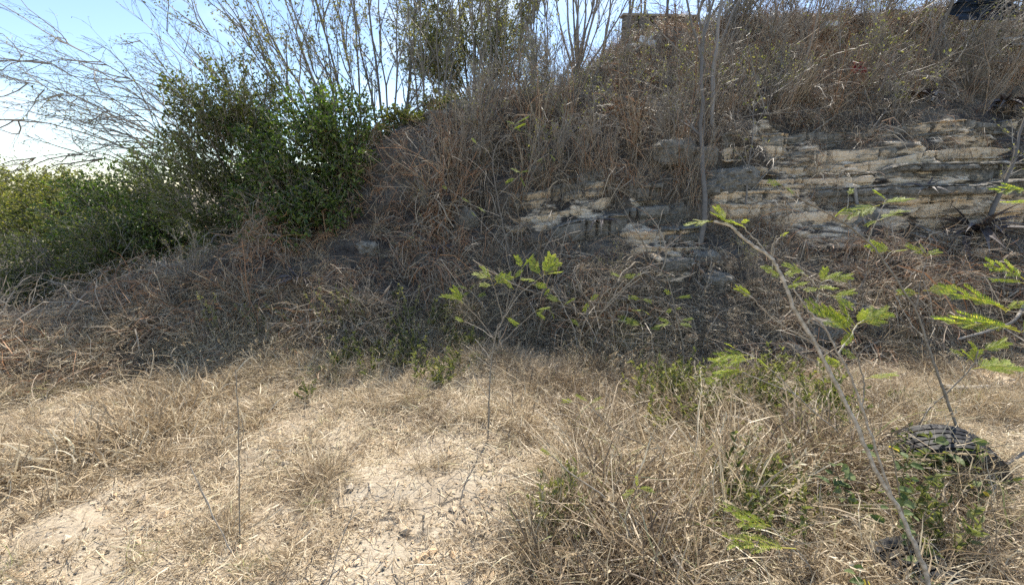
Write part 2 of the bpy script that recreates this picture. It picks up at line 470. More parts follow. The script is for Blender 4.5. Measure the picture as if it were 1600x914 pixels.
# coarse tree for the placement of the rock zones
_c = np.stack([BX, BY, BZ], -1)[::2, ::3]
_i = np.arange(_c.shape[0] * _c.shape[1]).reshape(_c.shape[:2])
bvh0 = bvh_of(_c.reshape(-1, 3), np.stack([_i[:-1, :-1], _i[:-1, 1:], _i[1:, 1:], _i[1:, :-1]], -1).reshape(-1, 4))

def hit0(u, v):
    d = Vector(ray(u, v)).normalized()
    loc, nor, k, dist = bvh0.ray_cast(Vector((0, 0, CAM_H)), d)
    if loc is not None and loc.z > 0: return np.array(loc)
    d = np.array(d)
    return CAM + d * (CAM_H / -d[2]) if d[2] < -0.02 else CAM + d * 12

def zone_list(z):
    out = []
    for t in z:
        c = hit0(t[0], t[1]); out.append((c, t[2] * depth_of(c) / FPX, t[3] if len(t) > 3 else 1.0))
    return out

def zone_val(zl, P, mode='max'):
    val = np.zeros(P.shape[:-1])
    for c, r, w in zl:
        d2 = ((P - c) ** 2 * np.array([1, 0.7, 1])).sum(-1) / (r * r)
        g = w * np.exp(-d2 * 0.9)
        val = np.maximum(val, g) if mode == 'max' else val + g
    return val

rock_z = zone_list(ROCK_ZONES)
BP = np.stack([BX, BY, BZ], -1)
rockness = sst(0.28, 0.6, zone_val(rock_z, BP) + (fbm(BP * 3.0, 3, 70) - 0.5) * 0.5)
# bedding: sharp ledges pushed out of the face
q = BZ - 0.10 * BX + (fbm(BP * np.array([0.8, 0.8, 0.5]), 3, 50) - 0.5) * 0.35
step = lambda t: (t - np.floor(t)) ** 0.5
bed = 0.6 * step(q / 0.19) * (0.4 + vnoise(BP * np.array([2.0, 2.0, 5.0]), 51)) + 0.4 * step(q / 0.083 + 0.3) * vnoise(BP * np.array([5.0, 5.0, 9.0]), 52)
BY = BY - rockness * (bed - 0.25) * 0.22 - rockness * (fbm(BP * np.array([4, 4, 14.0]), 4, 53) - 0.5) * 0.16
BP = np.stack([BX, BY, BZ], -1)

def sub_mesh(name, V, Q, A, mat, smooth=True):
    mb = MB(); mb.add(V, Q, None, A); return mb.build(name, mat, None, smooth)

# soil value: 0 = lighter dust, 1 = dark humus
soil = np.clip(0.45 + (fbm(BP * 1.5, 3, 60) - 0.5) * 1.2, 0, 1)
hillside = sub_mesh('hillside', BP.reshape(-1, 3), BQ, soil.ravel(), M_bank)
tag(hillside, 'steep shaded bank of dry soil tangled with dead vines behind the clearing', kind='structure')
ra = hillside.data.attributes.new('rock', 'FLOAT', 'POINT'); ra.data.foreach_set('value', (rockness * .62).astype(np.float32).ravel())

gx = axis(-900, 900, -7, 8, 0.05); gy = axis(-40, 1500, 0.4, 4.8, 0.045)
GX, GY = np.meshgrid(gx, gy)
GZ = ground_z(GX, GY)
GZ = np.where(GY > 5.5, -0.15, GZ)
ig = np.arange(GX.size).reshape(GX.shape)
GQ = np.stack([ig[:-1, :-1], ig[:-1, 1:], ig[1:, 1:], ig[1:, :-1]], -1).reshape(-1, 4)
GPts = np.stack([GX, GY, GZ], -1)

# how thick the dry grass stands on the flat (photo u, v, radius px, weight)
GRASS_TALL = zone_list([(1000, 880, 130, 1), (1150, 880, 160, 1), (1350, 880, 160, 1), (1550, 850, 160, .9), (1000, 760, 120, 1), (1150, 760, 130, 1), (1300, 760, 120, 1), (1450, 800, 120, .9),
                        (960, 660, 90, 1), (1060, 620, 110, 1), (1200, 650, 120, 1), (1350, 640, 110, .8), (1550, 640, 110, .8), (900, 800, 60, .9), (870, 870, 60, .9),
                        (860, 590, 70, .95), (940, 570, 70, 1), (700, 540, 80, .9), (620, 560, 80, .9), (530, 560, 80, .9), (430, 560, 80, .85), (350, 570, 70, .8), (550, 620, 50, .75), (640, 630, 50, .7),
                        (780, 560, 60, .75), (250, 570, 60, .5), (500, 740, 36, .9), (490, 780, 28, .7), (345, 830, 40, .75), (310, 860, 36, .6), (100, 890, 36, .7), (670, 725, 22, .75),
                        (690, 660, 30, .6), (800, 690, 26, .55), (15, 900, 30, .6), (420, 870, 30, .45), (560, 690, 30, .4), (230, 880, 24, .55), (60, 590, 80, .6), (150, 570, 80, .7), (0, 620, 60, .5), (1590, 600, 60, .9), (1500, 590, 60, .8)])
GRASS_SHORT = zone_list([(100, 720, 120, .9), (220, 680, 100, .9), (60, 760, 90, .8), (300, 640, 90, .85), (150, 640, 90, .7), (430, 640, 70, .7), (250, 760, 70, .6), (350, 720, 60, .6), (0, 680, 90, .8),
                         (560, 650, 70, .6), (760, 640, 60, .6), (480, 700, 60, .6), (640, 700, 60, .45), (850, 650, 60, .7), (450, 850, 70, .4), (150, 850, 70, .35), (600, 780, 90, .3), (760, 720, 50, .35),
                         (50, 610, 100, .6), (250, 600, 80, .7), (800, 900, 60, .4), (700, 880, 60, .25)])
SAND = zone_list([(180, 850, 110), (480, 800, 60), (600, 760, 80), (760, 800, 60), (380, 870, 50), (560, 720, 46), (740, 690, 40), (620, 660, 40), (300, 800, 50), (20, 800, 50), (120, 830, 130), (300, 890, 60), (640, 830, 130), (720, 770, 70), (560, 880, 90), (740, 870, 60), (425, 665, 36), (560, 665, 50), (800, 720, 40), (700, 700, 50), (230, 770, 60), (480, 655, 36), (340, 770, 40), (60, 840, 80), (860, 660, 24)])
def sandy(P):
    return sst(0.25, 0.75, zone_val(SAND, P) + (fbm(P * 3.3, 3, 95) - 0.5) * 0.6)
tallg = zone_val(GRASS_TALL, GPts); shortg = zone_val(GRASS_SHORT, GPts)
humus_shade = (1 - .85 * sandy(GPts)) * np.clip(sst(0.35, 0.95, tallg) * 0.75 + shortg * 0.25 + (fbm(GPts * 1.8, 4, 91) - 0.5) * 0.55, 0, 0.9)  # dark soil plus shade painted in where the grass stands thick
humus_shade = np.where((GY > 4.2) | (np.abs(GX) > 9) | ((np.abs(GX + .3) > 3.1) & (GY > 3.0)), np.maximum(humus_shade, 0.6), humus_shade)
ground = sub_mesh('ground', GPts.reshape(-1, 3), GQ, humus_shade.ravel(), M_ground)
tag(ground, 'pale sandy ground of the clearing with dry grass on it', kind='structure')

bvh = bvh_of(np.concatenate([BP.reshape(-1, 3)]), BQ)
def hit(u, v):
    """point and normal where the photo's (u, v) meets bank or ground"""
    d = Vector(ray(u, v)).normalized()
    loc, nor, k, dist = bvh.ray_cast(Vector((0, 0, CAM_H)), d)
    dd = np.array(d)
    g = CAM + dd * (CAM_H / -dd[2]) if dd[2] < -0.02 else None
    if g is not None: g[2] = float(ground_z(np.array([g[0]]), np.array([g[1]]))[0])
    if loc is None: return (g if g is not None else CAM + dd * 12), np.array([0, 0, 1.0])
    if g is not None and g[1] < loc.y: return g, np.array([0, 0, 1.0])
    n = np.array(nor); n = n if n[2] > 0 or n[1] < 0 else -n
    return np.array(loc), n

def floor_z(x, y):
    """height of bank or ground below a point"""
    loc, nor, k, dist = bvh.ray_cast(Vector((x, y, 30)), Vector((0, 0, -1)))
    g = float(ground_z(np.array([x]), np.array([y]))[0]) if y < 5.5 else -0.15
    return max(g, loc.z) if loc is not None else g

# ------------------------------------------------------------------ scattering of what nobody could count (grass, vines, litter)
def scatter(name, pts, rot, scl, pick, tint, sources, label):
    me = bpy.data.meshes.new(name)
    n = len(pts)
    me.vertices.add(n); me.vertices.foreach_set('co', np.asarray(pts, np.float32).ravel())
    a = me.attributes.new('rot', 'FLOAT_VECTOR', 'POINT'); a.data.foreach_set('vector', np.asarray(rot, np.float32).ravel())
    a = me.attributes.new('scl', 'FLOAT_VECTOR', 'POINT'); a.data.foreach_set('vector', np.asarray(scl, np.float32).ravel())
    a = me.attributes.new('pick', 'INT', 'POINT'); a.data.foreach_set('value', np.asarray(pick, np.int32))
    a = me.attributes.new('tint', 'FLOAT', 'POINT'); a.data.foreach_set('value', np.asarray(tint, np.float32))
    o = bpy.data.objects.new(name, me); COL.objects.link(o)
    coll = bpy.data.collections.new(name + '_pieces')
    for k, m in enumerate(sources):
        coll.objects.link(bpy.data.objects.new('%s_piece_%02d' % (name, k), m))
    ng = bpy.data.node_groups.new(name, 'GeometryNodeTree')
    ng.interface.new_socket('Geometry', in_out='INPUT', socket_type='NodeSocketGeometry')
    ng.interface.new_socket('Geometry', in_out='OUTPUT', socket_type='NodeSocketGeometry')
    N, L = ng.nodes, ng.links
    gi, go = N.new('NodeGroupInput'), N.new('NodeGroupOutput')
    ci = N.new('GeometryNodeCollectionInfo'); ci.inputs['Collection'].default_value = coll
    ci.inputs['Separate Children'].default_value = True; ci.inputs['Reset Children'].default_value = True
    ip = N.new('GeometryNodeInstanceOnPoints'); ip.inputs['Pick Instance'].default_value = True
    def attr(nm, ty):
        x = N.new('GeometryNodeInputNamedAttribute'); x.data_type = ty; x.inputs['Name'].default_value = nm
        return x.outputs['Attribute']
    L.new(gi.outputs[0], ip.inputs['Points']); L.new(ci.outputs[0], ip.inputs['Instance'])
    L.new(attr('pick', 'INT'), ip.inputs['Instance Index'])
    L.new(attr('rot', 'FLOAT_VECTOR'), ip.inputs['Rotation']); L.new(attr('scl', 'FLOAT_VECTOR'), ip.inputs['Scale'])
    L.new(ip.outputs[0], go.inputs[0])
    md = o.modifiers.new('scatter', 'NODES'); md.node_group = ng
    return tag(o, label, kind='stuff')

def curves(base, d, length, n, wob, bend, r):
    """growing lines: base (M,3), d (M,3), length (M) -> (M,n,3)"""
    M = len(base); P = [base]; d = norm(d); seg = (np.broadcast_to(length, (M,)) / (n - 1))[:, None]
    bend = np.broadcast_to(np.asarray(bend, float), (M, 3)) if np.asarray(bend).ndim < 2 else bend
    for k in range(n - 1):
        d = norm(d + r.normal(0, wob, (M, 3)) + bend / (n - 1))
        P.append(P[-1] + d * seg)
    return np.stack(P, 1)

def disc(r, M, rad):
    a = r.uniform(0, 2 * math.pi, M); q_ = rad * np.sqrt(r.uniform(0, 1, M))
    return np.stack([q_ * np.cos(a), q_ * np.sin(a), 0 * a], -1)

def updirs(r, M, spread):
    a = r.uniform(0, 2 * math.pi, M); t = np.abs(r.normal(0, spread, M))
    return np.stack([np.sin(t) * np.cos(a), np.sin(t) * np.sin(a), np.cos(t)], -1)

def tuft(k, blades=46, rad=0.09, lo=0.18, hi=0.42, w=0.0032, spread=0.5, droop=0.9, n=6, mat=None, tone=(0, 1), kink=0.2, heads=0):
    r = np.random.default_rng(100 + k); mb = MB()
    b = disc(r, blades, rad); d = updirs(r, blades, spread) + b * 2.5
    ln = r.uniform(lo, hi, blades)
    h = norm(d * np.array([1, 1, 0.0]) + 1e-5)
    bend = h * (r.uniform(0.1, droop, blades)[:, None]) + np.array([0, 0, -1.0]) * (r.uniform(0, droop * 1.2, blades) ** 1.5)[:, None]
    ln = ln * np.where(r.uniform(0, 1, blades) < .3, .5, 1)
    P = curves(b, d, ln, n, kink, bend * 1.6, r)
    side = norm(np.cross(d, r.normal(0, 1, (blades, 3))))
    W = w * r.uniform(0.6, 1.5, blades)[:, None] * np.array([0.8, 1, 1, .9, .6, .12])[None, :n] if n == 6 else w * np.linspace(1, .15, n)[None] * np.ones((blades, 1))
    mb.ribbons(P, W, side, r.uniform(tone[0], tone[1], blades))
    if heads:                                    # seed heads on the longest blades
        o = np.argsort(-ln)[:heads]; q_ = np.repeat(P[o], 8, 0); t_ = r.uniform(0, 1, len(q_))[:, None]
        pp_ = q_[:, -2] * (1 - t_) + q_[:, -1] * t_; dd_ = norm(q_[:, -1] - q_[:, -2]) + r.normal(0, .5, (len(q_), 3))
        mb.leaves(pp_, dd_, r.normal(0, 1, (len(q_), 3)), .022, .006, r.uniform(.3, .9, len(q_)))
    return mb.mesh('tuft', mat)

def mat_clump(k, strands=40, rad=0.25, lo=0.25, hi=0.6, w=0.003, mat=None, up=0.35, n=7, wob=0.35, tube=False, fall=1.6):
    """tangled dead vines: strands that rise, wander and fall"""
    r = np.random.default_rng(300 + k); mb = MB()
    b = disc(r, strands, rad); b[:, 2] = r.uniform(0, 0.12, strands)
    d = updirs(r, strands, 0.9); d[:, 2] += up
    P = curves(b, d, r.uniform(lo, hi, strands), n, wob, np.array([0, 0, -fall]), r)
    side = norm(r.normal(0, 1, (strands, 3)))
    W = w * r.uniform(0.5, 1.5, strands)[:, None] * np.linspace(1, 0.5, n)[None]
    if tube: mb.tubes(P, W, 3, r.uniform(0, 1, strands))
    else: mb.ribbons(P, W, side, r.uniform(0, 1, strands))
    return mb.mesh('clump', mat)

def litter(k, bits=34, rad=0.16, mat=None):
    r = np.random.default_rng(500 + k); mb = MB()
    b = disc(r, bits, rad); b[:, 2] = r.uniform(0.002, 0.022, bits)
    a = r.uniform(0, 2 * math.pi, bits); d = np.stack([np.cos(a), np.sin(a), r.normal(0, 0.12, bits)], -1)
    P = curves(b, d, r.uniform(0.03, 0.13, bits), 4, 0.2, np.array([0, 0, -0.05]), r)
    P[..., 2] = np.maximum(P[..., 2], 0.003)
    side = norm(np.cross(d, np.array([0.1, 0, 1.0]) + r.normal(0, .4, (bits, 3))))
    W = 0.0014 * r.uniform(0.5, 1.6, bits)[:, None] * np.array([1, 1, 0.9, 0.4])[None]
    mb.ribbons(P, W, side, r.uniform(0, 1, bits))
    return mb.mesh('litter', mat)

def sample_grid(V, Q, n, r, keep=None):
    """n random points on a quad mesh, by area -> points, normals"""
    A, B, C, D = V[Q[:, 0]], V[Q[:, 1]], V[Q[:, 2]], V[Q[:, 3]]
    nn = np.cross(C - A, D - B); area = np.linalg.norm(nn, axis=1)
    if keep is not None: area = area * keep
    f = r.choice(len(Q), n, p=area / area.sum())
    s, t = r.uniform(0, 1, (2, n, 1))
    P = A[f] * (1 - s) * (1 - t) + B[f] * s * (1 - t) + C[f] * s * t + D[f] * (1 - s) * t
    return P, norm(nn[f])

def in_view(P, margin=0.25):
    d = depth_of(P); z = (P[..., 1] * SP + (P[..., 2] - CAM_H) * CP)
    x = P[..., 0]
    dd = np.maximum(d, 1e-3)
    return (d > 0.3) & (np.abs(x / dd) < 1.25 + margin) & (np.abs(z / dd) < 0.714 + margin)

def eul(nrm, yaw, lean):
    """euler angles: z axis leaning from vertical towards the surface normal by 'lean', then yawed"""
    z = norm(nrm * lean[:, None] + np.array([0, 0, 1.0]) * (1 - lean)[:, None])
    out = np.empty((len(z), 3))
    # R = Rz(c) Ry(b) Rx(0) with yaw about the local axis -> use tilt direction + yaw through random spin of the clump
    out[:, 1] = np.arccos(np.clip(z[:, 2], -1, 1)); out[:, 2] = np.arctan2(z[:, 1], z[:, 0]); out[:, 0] = 0
    return out, yaw

def rots(nrm, r, lean):
    """random spin about the clump's axis, then the axis tipped towards the normal: XYZ euler"""
    n = len(nrm); out = np.empty((n, 3))
    lean = np.broadcast_to(lean, (n,))
    z = norm(nrm * lean[:, None] + np.array([0, 0, 1.0]) * (1 - lean)[:, None])
    spin = r.uniform(0, 2 * math.pi, n)
    ref = np.where(np.abs(z[:, 2:3]) < 0.99, np.array([[0, 0, 1.0]]), np.array([[1.0, 0, 0]]))
    x = norm(np.cross(ref, z)); y = np.cross(z, x)
    c, s = np.cos(spin)[:, None], np.sin(spin)[:, None]
    X = x * c + y * s; Y = -x * s + y * c
    # rotation matrix columns X, Y, z -> XYZ euler (R = Rz Ry Rx)
    out[:, 1] = np.arcsin(np.clip(-X[:, 2], -1, 1))
    out[:, 0] = np.arctan2(Y[:, 2], z[:, 2])
    out[:, 2] = np.arctan2(X[:, 1], X[:, 0])
    return out

# --- vines, dead scrub and straw on the bank
rv = np.random.default_rng(41)
BV = BP.reshape(-1, 3)
fc = BV[BQ].mean(1)
viewq = in_view(fc, 0.15) & (fc[:, 1] < 12.5) & (fc[:, 2] > -0.05)
# patches of other colours: reddish dead vine, light straw, bare grey (photo u, v, radius, value)
RED = zone_list([(330, 460, 60), (220, 480, 70), (420, 470, 60), (120, 530, 60), (300, 520, 50), (560, 420, 50), (640, 290, 60), (560, 330, 60), (500, 380, 70), (440, 400, 60), (640, 370, 60), (400, 440, 60), (1250, 90, 55), (1280, 120, 40), (960, 190, 30), (1025, 255, 24), (980, 130, 26), (980, 70, 40),
                 (1060, 60, 40), (1340, 400, 50), (1500, 460, 50), (700, 400, 40), (300, 400, 40), (250, 430, 50), (870, 120, 40), (780, 130, 40), (720, 140, 40), (680, 265, 40), (1350, 130, 26)])
LIGHT = zone_list([(870, 100, 60), (800, 125, 50), (720, 135, 50), (960, 60, 50), (1060, 50, 60), (1160, 60, 40), (660, 300, 34), (1500, 500, 90), (1400, 560, 90), (1580, 440, 60), (1320, 90, 40)])
BARE = zone_list([(1050, 235, 36), (850, 285, 30), (720, 350, 34), (800, 315, 26), (850, 312, 26), (690, 180, 40), (1560, 200, 60), (1450, 195, 40)])
P, Nn = sample_grid(BV, BQ, 12000, rv, viewq)
Nn = np.where((Nn[:, 2:3] < 0), -Nn, Nn)
rk = sst(0.25, 0.62, zone_val(rock_z, P)); br = zone_val(BARE, P)
keep = rv.uniform(0, 1, len(P)) > np.maximum(rk * 0.75, br * 0.5)
CLEAR = zone_list([(1500, 352, 60), (998, 78, 34), (1276, 54, 24), (1300, 125, 40), (1555, 165, 38), (1430, 295, 26), (474, 430, 28), (935, 345, 24), (1418, 150, 30), (1517, 80, 26), (806, 130, 18), (697, 228, 16), (1525, 20, 40), (1590, 40, 40), (690, 383, 20)])
keep &= rv.uniform(0, 1, len(P)) > zone_val(CLEAR, P) * .9
patchy = fbm(P * 1.6, 3, 88)
keep &= rv.uniform(0, 1, len(P)) < 0.45 + 1.5 * (patchy - 0.2)
P, Nn = P[keep], Nn[keep]
red = zone_val(RED, P); lt = zone_val(LIGHT, P)
tint = np.clip(0.16 + (fbm(P * 1.2, 3, 89) - 0.5) * 0.4 + red * np.where(P[:, 0] > 1.5, .42, np.where(P[:, 0] < -2.4, .46, .6)) + lt * 0.36 * (1 - 0.6 * red), 0, 1)
def leafmess(k, n=70, rad=.22):
    r = np.random.default_rng(330 + k); mb = MB()
    p = disc(r, n, rad); p[:, 2] = r.uniform(.0, .16, n) * (1 - np.linalg.norm(p[:, :2], axis=1) / rad * .6)
    mb.leaves(p, r.normal(0, 1, (n, 3)) * np.array([1, 1, .5]), r.normal(0, 1, (n, 3)) + np.array([0, 0, .6]), r.uniform(.03, .085, n), r.uniform(.012, .035, n), r.uniform(.0, .9, n), fold=.5)
    return mb.mesh('leaf_heap', M_vine)
def brush(k, n=9):
    """broken branching stems"""
    r = np.random.default_rng(350 + k); mb = MB()
    b = disc(r, n, .12); d = updirs(r, n, .6)
    P_ = curves(b, d, r.uniform(.35, .9, n), 7, .16, np.array([0, 0, -.3]), r)
    mb.tubes(P_, np.linspace(.007, .0035, 7)[None] * r.uniform(.6, 1.4, (n, 1)), 4, r.uniform(.0, .9, n))
    m_ = 6; par = np.repeat(np.arange(n), m_); i = r.integers(2, 6, len(par)); bb = P_[par, i]; dd = norm(P_[par, i] - P_[par, i - 1]) + r.normal(0, .6, (len(par), 3))
    K_ = curves(bb, dd, r.uniform(.12, .4, len(par)), 5, .2, np.array([0, 0, -.4]), r)
    mb.tubes(K_, np.full((len(par), 5), .0028), 3, r.uniform(.0, .9, len(par)))
    return mb.mesh('brush', M_vine)
vines = [mat_clump(k, 30, 0.24, 0.25, 0.7, 0.0036, M_vine, wob=.42) for k in range(4)] + [leafmess(k) for k in range(2)] + \
        [mat_clump(10 + k, 34, 0.2, 0.35, 1.1, 0.0044, M_vine, up=0.0, fall=5.5, wob=0.13) for k in range(4)] + \
        [brush(k) for k in range(3)]
steep = 1 - np.abs(Nn[:, 2])
pick = np.where(rv.uniform(0, 1, len(P)) < 0.06, rv.integers(10, 13, len(P)), np.where(rv.uniform(0, 1, len(P)) < 0.40 + 1.0 * steep, rv.integers(6, 10, len(P)), rv.integers(0, 6, len(P))))
sc = (rv.uniform(0.35, 0.9, len(P)) * (0.7 + 0.9 * sst(.45, .7, fbm(P * 2.2, 3, 98))))[:, None] * np.ones((1, 3)); sc[:, 2] *= rv.uniform(0.6, 1.1, len(P))
sc *= np.where(rk[keep] > 0.2, 0.6, 1.0)[:, None]
scatter('dead_vines', P, rots(Nn, rv, 0.6), sc, pick, tint, vines, 'tangle of dead grey and reddish vines hanging all over the bank')

# --- grass of the flat and of the foot of the bank
rg_ = np.random.default_rng(43)
gkeep = in_view(GPts.reshape(-1, 3)[GQ].mean(1), 0.12) & (GPts.reshape(-1, 3)[GQ].mean(1)[:, 1] < 4.4)
def on_floor(P):
    out = P.copy()
    for k in range(len(P)):
        if P[k, 1] > 3.3: out[k, 2] = floor_z(P[k, 0], P[k, 1])
    return out
P, Nn = sample_grid(GPts.reshape(-1, 3), GQ, 10000, rg_, gkeep)
g = zone_val(GRASS_TALL, P) * (0.12 + 1.5 * sst(0.36, 0.62, fbm(P * 2.9, 3, 14)))
TUFTS = zone_list([(1430, 745, 20), (1490, 760, 24), (1545, 752, 22), (1440, 905, 34), (1500, 880, 30), (1420, 760, 22), (1470, 775, 26), (1520, 765, 24), (1570, 745, 24), (1450, 800, 30), (1400, 740, 16), (500, 745, 34), (490, 785, 26), (345, 835, 36), (310, 862, 26), (100, 890, 30), (672, 727, 18), (690, 660, 22), (15, 900, 26), (420, 880, 26), (230, 880, 20), (560, 690, 18), (790, 690, 16)])
g = np.maximum(g * (1 - .97 * sandy(P)), zone_val(TUFTS, P))
kp = rg_.uniform(0, 1, len(P)) < g * 1.0
P, g = on_floor(P[kp]), g[kp]
h = np.clip(0.2 + 0.45 * g, 0.2, 0.8) * rg_.uniform(0.5, 1.35, len(P)) * np.where((P[:, 0] < 0.1) & (P[:, 1] < 2.9), .8, 1.0) * np.where((P[:, 0] > 0.15) & (P[:, 1] < 2.3), 1.25, 1.0)
h *= np.where(P[:, 1] > 2.6, 0.85, 1.0)
tufts = [tuft(k, 60, 0.12, 0.08, 0.46, 0.0019, 0.6, 1.2, 6, M_straw, (.15, .95), .22, 3) for k in range(4)] + [tuft(4 + k, 64, 0.15, 0.06, 0.34, 0.0017, 0.8, 1.6, 6, M_straw, (-.2, .4), .3) for k in range(3)] + \
        [tuft(10 + k, 66, 0.16, 0.12, 0.5, 0.0020, 1.0, 2.4, 6, M_straw, (.2, .9), .25) for k in range(4)] + [tuft(17, 46, 0.12, 0.08, 0.4, 0.0026, .6, 1.0, 6, M_straw, (.7, 1.3), .16)] + \
        [tuft(20 + k, 22, 0.06, 0.2, 0.62, 0.0018, 0.35, 0.5, 6, M_straw, (0, .8), .12, 6) for k in range(2)] + \
        [tuft(24 + k, 70, 0.13, 0.1, 0.48, 0.0019, 0.45, 0.9, 6, M_straw, (-.25, .38), .2, 2) for k in range(3)] + [tuft(27, 60, 0.12, 0.1, 0.42, 0.0021, 0.45, 0.8, 6, M_straw, (.75, 1.35), .18)]
GREEN = zone_list([(1330, 720, 90), (1200, 620, 80), (1400, 830, 80), (1080, 620, 60), (870, 800, 30), (1180, 790, 60), (690, 560, 50), (620, 540, 50)])
tint = np.clip(0.46 + (fbm(P * 1.1, 3, 15) - 0.5) * 0.9 + (fbm(P * 5.1, 2, 16) - 0.5) * 0.5 - .22 * sst(0, .6, P[:, 0]) * sst(2.9, 1.9, P[:, 1]) + zone_val(GREEN, P) * 0.75 * rg_.uniform(0, 1, len(P)) ** 1.5, 0, 1)
scatter('dry_grass', P, rots(np.tile([[0.0, -0.3, 1.0]], (len(P), 1)) + rg_.normal(0, .25, (len(P), 3)), rg_, 0.9), h[:, None] * np.array([[1.25, 1.25, 1.0]]), np.where(rg_.uniform(0, 1, len(P)) < .18 + .34 * sst(-.2, .5, P[:, 0]) * sst(.35, .6, fbm(P * 2.1, 3, 17)) * 1.6, rg_.choice([4, 5, 6, 14, 15, 16, 14, 15, 16, 17], len(P)), rg_.choice(14, len(P))), tint, tufts,
        'dry straw coloured grass standing knee high over the right of the clearing')
# short matted grass
P, Nn = sample_grid(GPts.reshape(-1, 3), GQ, 9000, rg_, gkeep)
g = np.maximum(zone_val(GRASS_SHORT, P), zone_val(GRASS_TALL, P) * 0.6) * (0.3 + 1.4 * sst(0.3, 0.65, fbm(P * 3.1, 3, 24)))
g = g * (1 - .95 * sandy(P))
kp = rg_.uniform(0, 1, len(P)) < 0.02 + g * .85
P, g = on_floor(P[kp]), g[kp]
short = [tuft(40 + k, 38, 0.12, 0.05, 0.17, 0.0020, 1.0, 1.2, 6, M_straw) for k in range(5)] + [tuft(50 + k, 22, 0.05, 0.06, 0.2, 0.0018, 0.5, 0.5, 6, M_straw) for k in range(3)]
tint = np.clip(0.5 + (fbm(P * 1.3, 3, 25) - 0.5) * 0.8, 0, 0.9)
scatter('matted_grass', P, rots(np.tile([[0.0, 0, 1.0]], (len(P), 1)) + rg_.normal(0, .25, (len(P), 3)), rg_, 0.9), (rg_.uniform(0.6, 1.4, len(P)) * (0.6 + 0.6 * g))[:, None] * np.ones((1, 3)), rg_.integers(0, 8, len(P)), tint, short,
        'short matted dry grass lying over the sandy ground')
# loose straw lying on the sand
P, Nn = sample_grid(GPts.reshape(-1, 3), GQ, 6500, rg_, gkeep)
kp = rg_.uniform(0, 1, len(P)) < (0.25 + 0.9 * sst(0.3, 0.65, fbm(P * 2.0, 3, 34))) * (1 - .45 * sandy(P))
P = on_floor(P[kp])
scatter('straw_litter', P, rots(np.tile([[0.0, 0, 1.0]], (len(P), 1)), rg_, 0.0), rg_.uniform(0.6, 1.3, len(P))[:, None] * np.ones((1, 3)), rg_.integers(0, 6, len(P)),
        np.clip(0.32 + (fbm(P * 1.3, 3, 35) - 0.5) * 1.0, 0, 0.85), [litter(k, mat=M_straw) for k in range(6)], 'loose bits of straw scattered over the bare sand')
# straw on the talus
P, Nn = sample_grid(BV, BQ, 2600, rg_, viewq & (fc[:, 2] < 1.2))
kp = rg_.uniform(0, 1, len(P)) < (0.85 - 0.6 * sst(0.05, np.where(P[:, 0] < -1.5, 1.1, 0.75), P[:, 2])) * (1 - 0.7 * sst(0.25, 0.6, zone_val(rock_z, P)))
P, Nn = P[kp], Nn[kp]
scatter('slope_grass', P, rots(np.where(Nn[:, 2:3] < 0, -Nn, Nn), rg_, 0.5), rg_.uniform(0.45, 0.95, len(P))[:, None] * np.ones((1, 3)), rg_.integers(0, 11, len(P)),
        np.clip(np.where(P[:, 0] < -1.6, .12, .26) + (fbm(P * 1.3, 3, 45) - 0.5) * 0.7, -.2, 0.8), tufts[:11], 'brown dry grass on the foot of the bank')

# green weeds in the grass
def sprig(k):
    r = np.random.default_rng(560 + k); mb = MB(); n = 5
    b = disc(r, n, .05); d = updirs(r, n, .45)
    P_ = curves(b, d, r.uniform(.12, .34, n), 6, .14, np.array([0, 0, -.1]), r)
    mb.tubes(P_, np.full((n, 6), .0016), 3, np.full(n, .3))
    m_ = 15; par = np.repeat(np.arange(n), m_); t = r.uniform(.8, 4.99, len(par)); i = t.astype(int); f = (t - i)[:, None]
    bb = P_[par, i] * (1 - f) + P_[par, i + 1] * f
    mb.leaves(bb, norm(P_[par, i + 1] - P_[par, i]) + r.normal(0, .8, (len(par), 3)), r.normal(0, .5, (len(par), 3)) + np.array([0, 0, 1.0]), r.uniform(.02, .05, len(par)), r.uniform(.009, .02, len(par)), r.uniform(0, 1, len(par)))
    return mb.mesh('sprig', M_weed)
M_weed = plant_mat('green_weed', [(0.0, (.07, .085, .035)), (0.4, (.15, .165, .07)), (0.75, (.27, .27, .12)), (1.0, (.42, .36, .13))], trans=.35, tint_w=.3, noise=.15, tcol=(1.3, 1.4, .6))
P, Nn = sample_grid(GPts.reshape(-1, 3), GQ, 3000, rg_, gkeep)
gz = zone_val(GREEN, P)
kp = rg_.uniform(0, 1, len(P)) < gz * 1.2 * sst(.35, .6, fbm(P * 3.0, 3, 64)) 
P = on_floor(P[kp])
scatter('green_weeds', P, rots(np.tile([[0.0, -.2, 1.0]], (len(P), 1)) + rg_.normal(0, .2, (len(P), 3)), rg_, .9), rg_.uniform(.6, 1.25, (len(P), 1)) * np.ones((1, 3)), rg_.integers(0, 5, len(P)), rg_.uniform(0, 1, len(P)), [sprig(k) for k in range(5)],
        'small green weeds growing through the dry grass')
